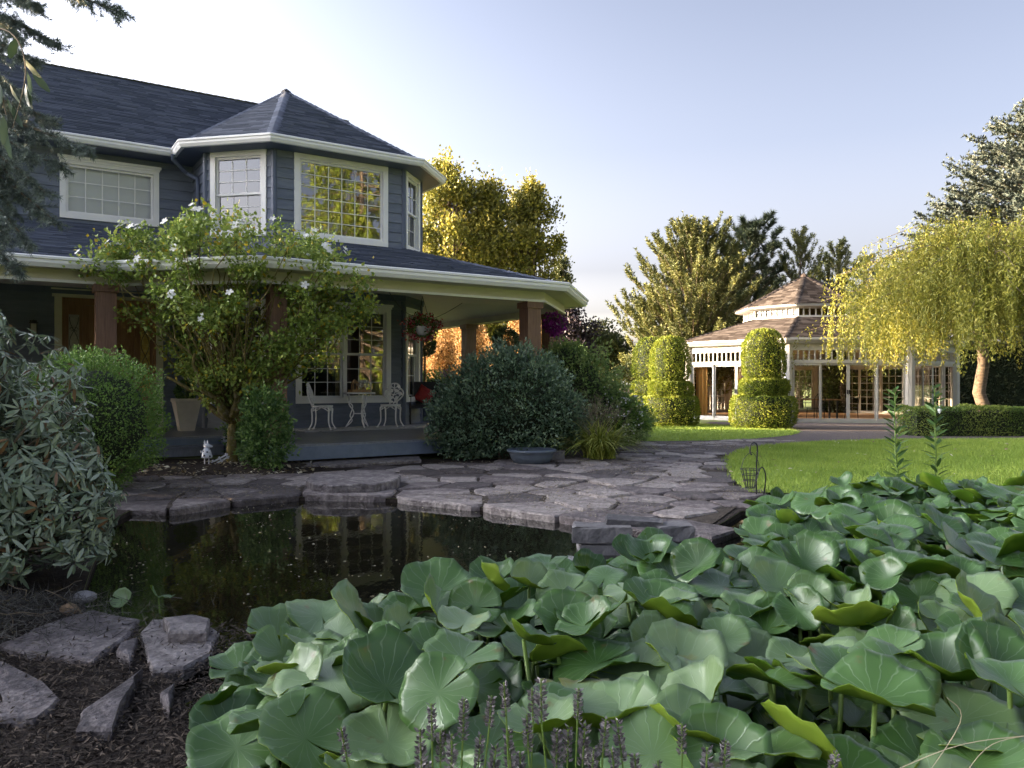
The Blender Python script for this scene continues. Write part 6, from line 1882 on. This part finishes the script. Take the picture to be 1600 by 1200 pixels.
for k, sub in enumerate((srt[:10], srt[10:22], srt[22:])):
    cx = sum(s[0] for s in sub) / len(sub); base = Vector(((cx - 800) / FPX * 1.75, 1.72, -.03))
    t = thing('lavender', base, lab[k], 'lavender', 'lavender along the near bank')
    for j, (px, py) in enumerate(sub):
        d = 1.72 + .14 * ((j * 7) % 5) / 5
        tip = P(px, py, d); hh = .075 + .03 * ((j * 3) % 4) / 4
        b0 = base + Vector(((tip.x - base.x) * .6, (d - 1.72) * .5, 0))
        dirv = (tip - b0).normalized(); sb = tip - dirv * hh
        mb = MB(); mb.tube([b0, b0.lerp(sb, .5) + Vector((rg.normal() * .01, rg.normal() * .01, 0)), sb, tip], .0022, 5); mb.build('stem', M['f_stalk'] if 'f_stalk' in M else M['stem'], t)
        o = link('flower_spike', spk[j % 4], t); o.location = sb - base; o.rotation_euler = dirv.to_track_quat('Z', 'Y').to_euler(); s = hh / .085; o.scale = (s * 1.2, s * 1.2, s)
    rg2 = np.random.default_rng(260 + k); n = 160
    pos = np.array(base) + rg2.normal(size=(n, 3)) * [.13, .05, .02] + [0, 0, .05]; d = rg2.normal(size=(n, 3)) * .4; d[:, 2] = 1
    leaf_obj('foliage', pos, d, rg2.uniform(.08, .2, n), .006, M['f_heather'], t, rng=rg2, kind=LEAF_KITE)
# thin dry grass stalks at the lower right
rg = np.random.default_rng(270)
t = thing('wild_grass', (.9, 1.75, -.03), 'thin pale wild grass stalks arching over the nearest leaves', 'grass')
mb = MB()
for (a, b, c) in (((1300,1250),(1480,1170),(1600,1150)), ((1480,1250),(1540,1170),(1600,1150)), ((1420,1250),(1500,1130),(1480,1090))):
    mb.tube(catmull([P(a[0], a[1], 1.75), P(b[0], b[1], 1.72), P(c[0], c[1], 1.7)], 6), .0011, 4)
mb.build('stalks', M['straw'], t)

# ================================================================ POND LEAF BED
def pad_mats():
    m, nt, N, Lk, b = nodes('pad_top')
    uv = N.new('ShaderNodeUVMap'); uv.uv_map = 'leaf'
    sx = N.new('ShaderNodeSeparateXYZ'); Lk.new(uv.outputs[0], sx.inputs[0])
    at = N.new('ShaderNodeMath'); at.operation = 'ARCTAN2'; Lk.new(sx.outputs[1], at.inputs[0]); Lk.new(sx.outputs[0], at.inputs[1])
    nz0 = N.new('ShaderNodeTexNoise'); nz0.inputs['Scale'].default_value = 3; Lk.new(uv.outputs[0], nz0.inputs['Vector'])
    ad = N.new('ShaderNodeMath'); ad.operation = 'MULTIPLY_ADD'; ad.inputs[1].default_value = .35; Lk.new(nz0.outputs[0], ad.inputs[0]); Lk.new(at.outputs[0], ad.inputs[2])
    mu = N.new('ShaderNodeMath'); mu.operation = 'MULTIPLY'; mu.inputs[1].default_value = 9; Lk.new(ad.outputs[0], mu.inputs[0])
    si = N.new('ShaderNodeMath'); si.operation = 'SINE'; Lk.new(mu.outputs[0], si.inputs[0])
    ab = N.new('ShaderNodeMath'); ab.operation = 'ABSOLUTE'; Lk.new(si.outputs[0], ab.inputs[0])
    vr = N.new('ShaderNodeValToRGB'); vr.color_ramp.elements[0].color = (1,1,1,1); vr.color_ramp.elements[1].color = (0,0,0,1); vr.color_ramp.elements[1].position = .22
    Lk.new(ab.outputs[0], vr.inputs[0])
    oi = N.new('ShaderNodeObjectInfo'); ge = N.new('ShaderNodeNewGeometry')
    nz = N.new('ShaderNodeTexNoise'); nz.inputs['Scale'].default_value = 5; nz.inputs['Detail'].default_value = 6; Lk.new(ge.outputs['Position'], nz.inputs['Vector'])
    mr = N.new('ShaderNodeMath'); mr.operation = 'MULTIPLY_ADD'; mr.inputs[1].default_value = .66; Lk.new(oi.outputs['Random'], mr.inputs[0])
    hf = N.new('ShaderNodeMath'); hf.operation = 'MULTIPLY'; hf.inputs[1].default_value = .55; Lk.new(nz.outputs[0], hf.inputs[0]); Lk.new(hf.outputs[0], mr.inputs[2])
    cr = N.new('ShaderNodeValToRGB'); e = cr.color_ramp.elements
    e[0].position = .1; e[0].color = (.028,.085,.012,1); e[1].position = .95; e[1].color = (.23,.33,.15,1); x = e.new(.5); x.color = (.088,.185,.042,1); x = e.new(.99); x.color = (.30,.30,.08,1)
    Lk.new(mr.outputs[0], cr.inputs[0])
    mx = N.new('ShaderNodeMixRGB'); mx.inputs['Color2'].default_value = (.30,.40,.24,1)
    vm = N.new('ShaderNodeMath'); vm.operation = 'MULTIPLY'; vm.inputs[1].default_value = .42; Lk.new(vr.outputs[0], vm.inputs[0]); Lk.new(vm.outputs[0], mx.inputs[0]); Lk.new(cr.outputs[0], mx.inputs['Color1'])
    # brown blemishes
    n3 = N.new('ShaderNodeTexNoise'); n3.inputs['Scale'].default_value = 11; n3.inputs['Detail'].default_value = 8; Lk.new(ge.outputs['Position'], n3.inputs['Vector'])
    c3 = N.new('ShaderNodeValToRGB'); c3.color_ramp.elements[0].position = .66; c3.color_ramp.elements[1].position = .74; Lk.new(n3.outputs[0], c3.inputs[0])
    m3 = N.new('ShaderNodeMixRGB'); m3.inputs['Color2'].default_value = (.16,.10,.03,1); Lk.new(c3.outputs[0], m3.inputs[0]); Lk.new(mx.outputs[0], m3.inputs['Color1'])
    Lk.new(m3.outputs[0], b.inputs['Base Color'])
    b.inputs['Roughness'].default_value = .36; b.inputs['Specular IOR Level'].default_value = .7; b.inputs['Sheen Weight'].default_value = .12; b.inputs['Sheen Roughness'].default_value = .35; b.inputs['Sheen Tint'].default_value = (.85,.93,1,1)
    bp = N.new('ShaderNodeBump'); bp.inputs['Strength'].default_value = .22; bp.inputs['Distance'].default_value = .005
    Lk.new(vr.outputs[0], bp.inputs['Height']); Lk.new(bp.outputs[0], b.inputs['Normal'])
    tr = N.new('ShaderNodeBsdfTranslucent'); tr.inputs['Color'].default_value = (.14,.24,.03,1); ms = N.new('ShaderNodeMixShader'); ms.inputs[0].default_value = .16
    Lk.new(b.outputs[0], ms.inputs[1]); Lk.new(tr.outputs[0], ms.inputs[2]); Lk.new(ms.outputs[0], N['Material Output'].inputs['Surface'])
    u, nt, N, Lk, b = nodes('pad_under')
    oi = N.new('ShaderNodeObjectInfo'); ge = N.new('ShaderNodeNewGeometry'); nz = N.new('ShaderNodeTexNoise'); nz.inputs['Scale'].default_value = 6; Lk.new(ge.outputs['Position'], nz.inputs['Vector'])
    cr = N.new('ShaderNodeValToRGB'); cr.color_ramp.elements[0].color = (.09,.19,.012,1); cr.color_ramp.elements[1].color = (.32,.45,.05,1); cr.color_ramp.elements[0].position = .3; cr.color_ramp.elements[1].position = .7
    ur = N.new('ShaderNodeMath'); ur.operation = 'MULTIPLY_ADD'; ur.inputs[1].default_value = .5; Lk.new(oi.outputs['Random'], ur.inputs[0]); us = N.new('ShaderNodeMath'); us.operation = 'SUBTRACT'; us.inputs[1].default_value = .22; Lk.new(nz.outputs[0], us.inputs[0]); Lk.new(us.outputs[0], ur.inputs[2]); Lk.new(ur.outputs[0], cr.inputs[0]); Lk.new(cr.outputs[0], b.inputs['Base Color']); b.inputs['Roughness'].default_value = .4
    tr = N.new('ShaderNodeBsdfTranslucent'); ms = N.new('ShaderNodeMixShader'); ms.inputs[0].default_value = .5
    Lk.new(cr.outputs[0], tr.inputs[0]); Lk.new(b.outputs[0], ms.inputs[1]); Lk.new(tr.outputs[0], ms.inputs[2]); Lk.new(ms.outputs[0], N['Material Output'].inputs['Surface'])
    return [m, u]
PADM = pad_mats()
def pad_geo(seed, nr=6, ns=34):
    """unit leaf: heart shaped round pad with a notch, cupped / folded / wavy. returns verts, faces, mat idx, uv"""
    r = random.Random(seed)
    cup = r.choice((.06, .12, .2, .3, .42)); fold = r.choice((0, 0, .12, .25, .45)); wv = r.uniform(.04, .12); k1 = r.choice((3, 4, 5)); ph = r.uniform(0, 6)
    curl = r.choice((0, 0, -.25, .2)); g = r.uniform(.06, .20); tear = r.uniform(2, 4)
    top = []; uv = []
    top.append((0, 0, 0)); uv.append((0, 0))
    for i in range(1, nr + 1):
        q = i / nr
        for j in range(ns):
            th = -math.pi + g * (.25 + .75 * q) + (2 * math.pi - 2 * g * (.25 + .75 * q)) * j / (ns - 1)
            lobe = 1 - .10 * math.exp(-((abs(th) - math.pi) / .28) ** 2)
            rim = 1 + (.025 * math.sin(th * 7 + ph) + .02 * math.sin(th * 13 + 2 * ph)) * q
            R = q * lobe * rim
            x, y = R * math.cos(th) * 1.08, R * math.sin(th)
            z = cup * q ** 2 * (.75 + .25 * math.cos(th)) + fold * abs(y) ** 1.4 + wv * q ** 2.2 * math.sin(k1 * th + ph) + .03 * q ** 3 * math.sin(11 * th + ph) + curl * max(0, x) ** 2.5
            z += .02 * math.sin(18 * th) * q * (1 - q) * 1.2 + (-.03 * (1 - q) ** 6)
            sc = 1 - .22 * min(1, cup + fold) * q
            top.append((x * sc, y * (1 - .35 * min(1, fold) * q), z)); uv.append((R * math.cos(th), R * math.sin(th)))
    nv = len(top); bot = [(x, y, z - .018) for x, y, z in top]
    F = []; Mi = []
    def vid(i, j): return 1 + (i - 1) * ns + j
    for j in range(ns - 1): F.append((0, vid(1, j), vid(1, j + 1))); Mi.append(0)
    for i in range(1, nr):
        for j in range(ns - 1): F.append((vid(i, j), vid(i+1, j), vid(i+1, j+1), vid(i, j+1))); Mi.append(0)
    top_n = len(F)
    for k in range(top_n): F.append(tuple(q + nv for q in F[k][::-1])); Mi.append(1)
    for j in range(ns - 1): a, b_ = vid(nr, j), vid(nr, j + 1); F.append((a, a + nv, b_ + nv, b_)); Mi.append(1)
    return top + bot, F, Mi, uv + uv
def pad_mesh(name, parts):
    """parts: list of (geo, matrix)"""
    V, F, Mi, UV = [], [], [], []
    for (v, f, mi, uv), mat in parts:
        n0 = len(V); V += [tuple(mat @ Vector(p)) for p in v]; F += [tuple(i + n0 for i in q) for q in f]; Mi += mi; UV += uv
    me = bpy.data.meshes.new(name); me.from_pydata(V, [], F)
    for mt in PADM: me.materials.append(mt)
    me.polygons.foreach_set('material_index', Mi); me.polygons.foreach_set('use_smooth', [True] * len(F))
    ul = me.uv_layers.new(name='leaf'); li = np.zeros(len(me.loops), dtype=np.int32); me.loops.foreach_get('vertex_index', li)
    ul.data.foreach_set('uv', np.array(UV, dtype=np.float32)[li].ravel()); me.update()
    return me
geos = [pad_geo(300 + k) for k in range(28)]
lows = [pad_geo(300 + k, 4, 20) for k in range(16)]
pads = [pad_mesh('leaf', [(g_, Matrix())]) for g_ in geos]
BED = [(-.80,2.1),(-.98,2.6),(-1.1,3.1),(-.95,3.5),(-.55,3.7),(-.3,4.0),(.1,4.35),(.5,4.5),(1.1,4.45),(1.55,4.8),(1.7,5.6),(1.9,6.4),(2.45,7.3),(6.2,7.6),(6.2,1.55),(-.5,1.55)]
rs = random.Random(310)
spots = []; tries = 0
while len(spots) < 900 and tries < 40000:
    tries += 1
    p = (rs.uniform(-1.3, 6.2), rs.uniform(1.6, 7.6))
    if abs(p[0]) > .70 * p[1] + .35 or not inside(p, BED): continue
    md = .108 if p[1] < 4.5 else .125
    if any((p[0]-q[0])**2 + (p[1]-q[1])**2 < md * md for q in spots): continue
    spots.append(p)
bed = thing('pond_lily_bed', (1.5, 4.0, -.17), 'dense bed of broad waxy green pond lily leaves standing above the water', 'water plant')
def edge_dist(p):
    best = 9
    for i in range(len(BED)):
        a, b = Vector(BED[i]), Vector(BED[(i+1) % len(BED)]); ab = b - a
        t_ = max(0, min(1, (Vector(p) - a).dot(ab) / ab.length_squared)); best = min(best, (Vector(p) - a - ab * t_).length)
    return best
spots.sort(key=lambda p: p[1])
sb = MB(); sb.tube([(0, 0, 0), (.01, .006, .35), (.0, 0, .7), (0, 0, 1)], [.009, .0085, .008, .007], 7)
stalk_me = None
rest = []
for i, (x, y) in enumerate(spots):
    ed = min(1, edge_dist((x, y)) / .5)
    z = .04 + .32 * rs.random() ** .8 * (.35 + .65 * ed)
    if y < 2.15: z *= .72
    R = rs.uniform(.09, .158) * (1.12 if rs.random() < .25 else 1)
    if rs.random() < .12: R *= .65
    tilt = rs.choice((rs.uniform(.1, .45), rs.uniform(.3, .85)))
    az = -math.pi / 2 + rs.gauss(0, 1.05) if rs.random() < .78 else rs.uniform(0, 6.28)       # lean direction of the leaf's face
    nrmv = Vector((math.cos(az) * math.sin(tilt), math.sin(az) * math.sin(tilt), math.cos(tilt)))
    q = nrmv.to_track_quat('Z', 'Y') @ Euler((0, 0, rs.uniform(0, 6.28))).to_quaternion()
    loc = Vector((x, y, z))
    if i < 300:
        o = link('leaf', pads[rs.randrange(28)], bed); o.location = loc - Vector(bed.location); o.rotation_mode = 'QUATERNION'; o.rotation_quaternion = q; o.scale = (R, R, R)
        if stalk_me is None:
            s0 = sb.build('stalk', M['stem'], bed, smooth=True, base=None); stalk_me = s0.data
            stalk_me.transform(Matrix.Translation(Vector(bed.location))); so = s0
        else: so = link('stalk', stalk_me, bed)
        hh = z + .19
        ox, oy = rs.gauss(0, .07), rs.gauss(0, .07)
        foot = Vector((x + ox, y + oy, -.19)); v = loc - Vector((0, 0, .006)) - foot
        so.location = foot - Vector(bed.location); so.rotation_mode = 'QUATERNION'; so.rotation_quaternion = v.to_track_quat('Z', 'Y'); so.scale = (1, 1, v.length)
    else:
        rest.append((lows[rs.randrange(16)], Matrix.Translation(loc - Vector(bed.location)) @ q.to_matrix().to_4x4() @ Matrix.Scale(R, 4)))
for k in range(330):          # the bed goes on beyond the right edge of the picture
    while True:
        p = (rs.uniform(1.0, 6.2), rs.uniform(1.6, 7.4))
        if p[0] > .70 * p[1] + .35 and inside(p, BED): break
    q = Vector((rs.gauss(0, .4), rs.gauss(0, .4) - .3, 1)).normalized().to_track_quat('Z', 'Y') @ Euler((0, 0, rs.uniform(0, 6.28))).to_quaternion()
    rest.append((lows[rs.randrange(16)], Matrix.Translation(Vector((p[0], p[1], rs.uniform(-.02, .34))) - Vector(bed.location)) @ q.to_matrix().to_4x4() @ Matrix.Scale(rs.uniform(.10, .16), 4)))
for k in range(520):          # lower storey of flat leaves just above the water
    while True:
        p = (rs.uniform(-1.2, 6.0), rs.uniform(1.6, 7.4))
        if abs(p[0]) < .70 * p[1] + .3 and inside(p, BED): break
    q = Vector((rs.gauss(0, .25), rs.gauss(0, .25) - .1, 1)).normalized().to_track_quat('Z', 'Y') @ Euler((0, 0, rs.uniform(0, 6.28))).to_quaternion()
    rest.append((lows[rs.randrange(16)], Matrix.Translation(Vector((p[0], p[1], rs.uniform(-.09, .06))) - Vector(bed.location)) @ q.to_matrix().to_4x4() @ Matrix.Scale(rs.uniform(.10, .17), 4)))
o = link('leaf_mass', pad_mesh('leaf_mass', rest), bed); tag(o, kind='stuff')
# a few pads floating or just standing in the open water
FL = [(446, 862, .02, 'flat small pad floating before the reflection of the furniture'), (560, 872, .02, 'thin pad floating by itself on the dark water'), (800, 852, .02, 'pale pad floating beside the brown stone in the pond'), (845, 835, .02, 'yellowing pad floating near the stone blocks'), (740, 862, .02, 'small pad floating in the middle of the pond')]
for k, (px, py, z, lb) in enumerate(((700, 855, 0, FL[0][3]), (690, 856, 0, None), (815, 845, 0, FL[2][3]), (870, 832, 0, FL[3][3]), (740, 862, 0, FL[4][3]))):
    if lb is None: continue
    v, f, mi, uv = lows[(k * 3) % 16]
    me = pad_mesh('floating_pad', [(([(a, b, c * .06) for a, b, c in v], f, mi, uv), Matrix())])
    o = link('floating_pad', me); o.location = G(px, py, -.162); R = .085; o.scale = (R, R, R); o.rotation_euler = (0, 0, k)
    tag(o, lb, 'lily pad', 'pads floating on open water')
for k, (px, py, R, tl, lb) in enumerate(((190, 948, .06, .9, 'small upright leaf standing by the near bank flagstone'), (248, 945, .085, .5, 'young round leaf at the near bank between stones and water'))):
    o = link('young_leaf', pads[k * 5]); o.location = G(px, py, -.02) + Vector((0, 0, .04)); o.scale = (R, R, R); o.rotation_euler = (tl, .2, k * 2.0)
    tag(o, lb, 'lily pad')
    mb = MB(); s = o.location; mb.tube([(s.x + .01, s.y + .01, -.2), tuple(s)], .005, 6); q_ = mb.build('stalk', M['stem'], None)
    q_.parent = o; q_.matrix_parent_inverse = (Matrix.Translation(o.location) @ o.rotation_euler.to_matrix().to_4x4() @ Matrix.Scale(R, 4)).inverted()
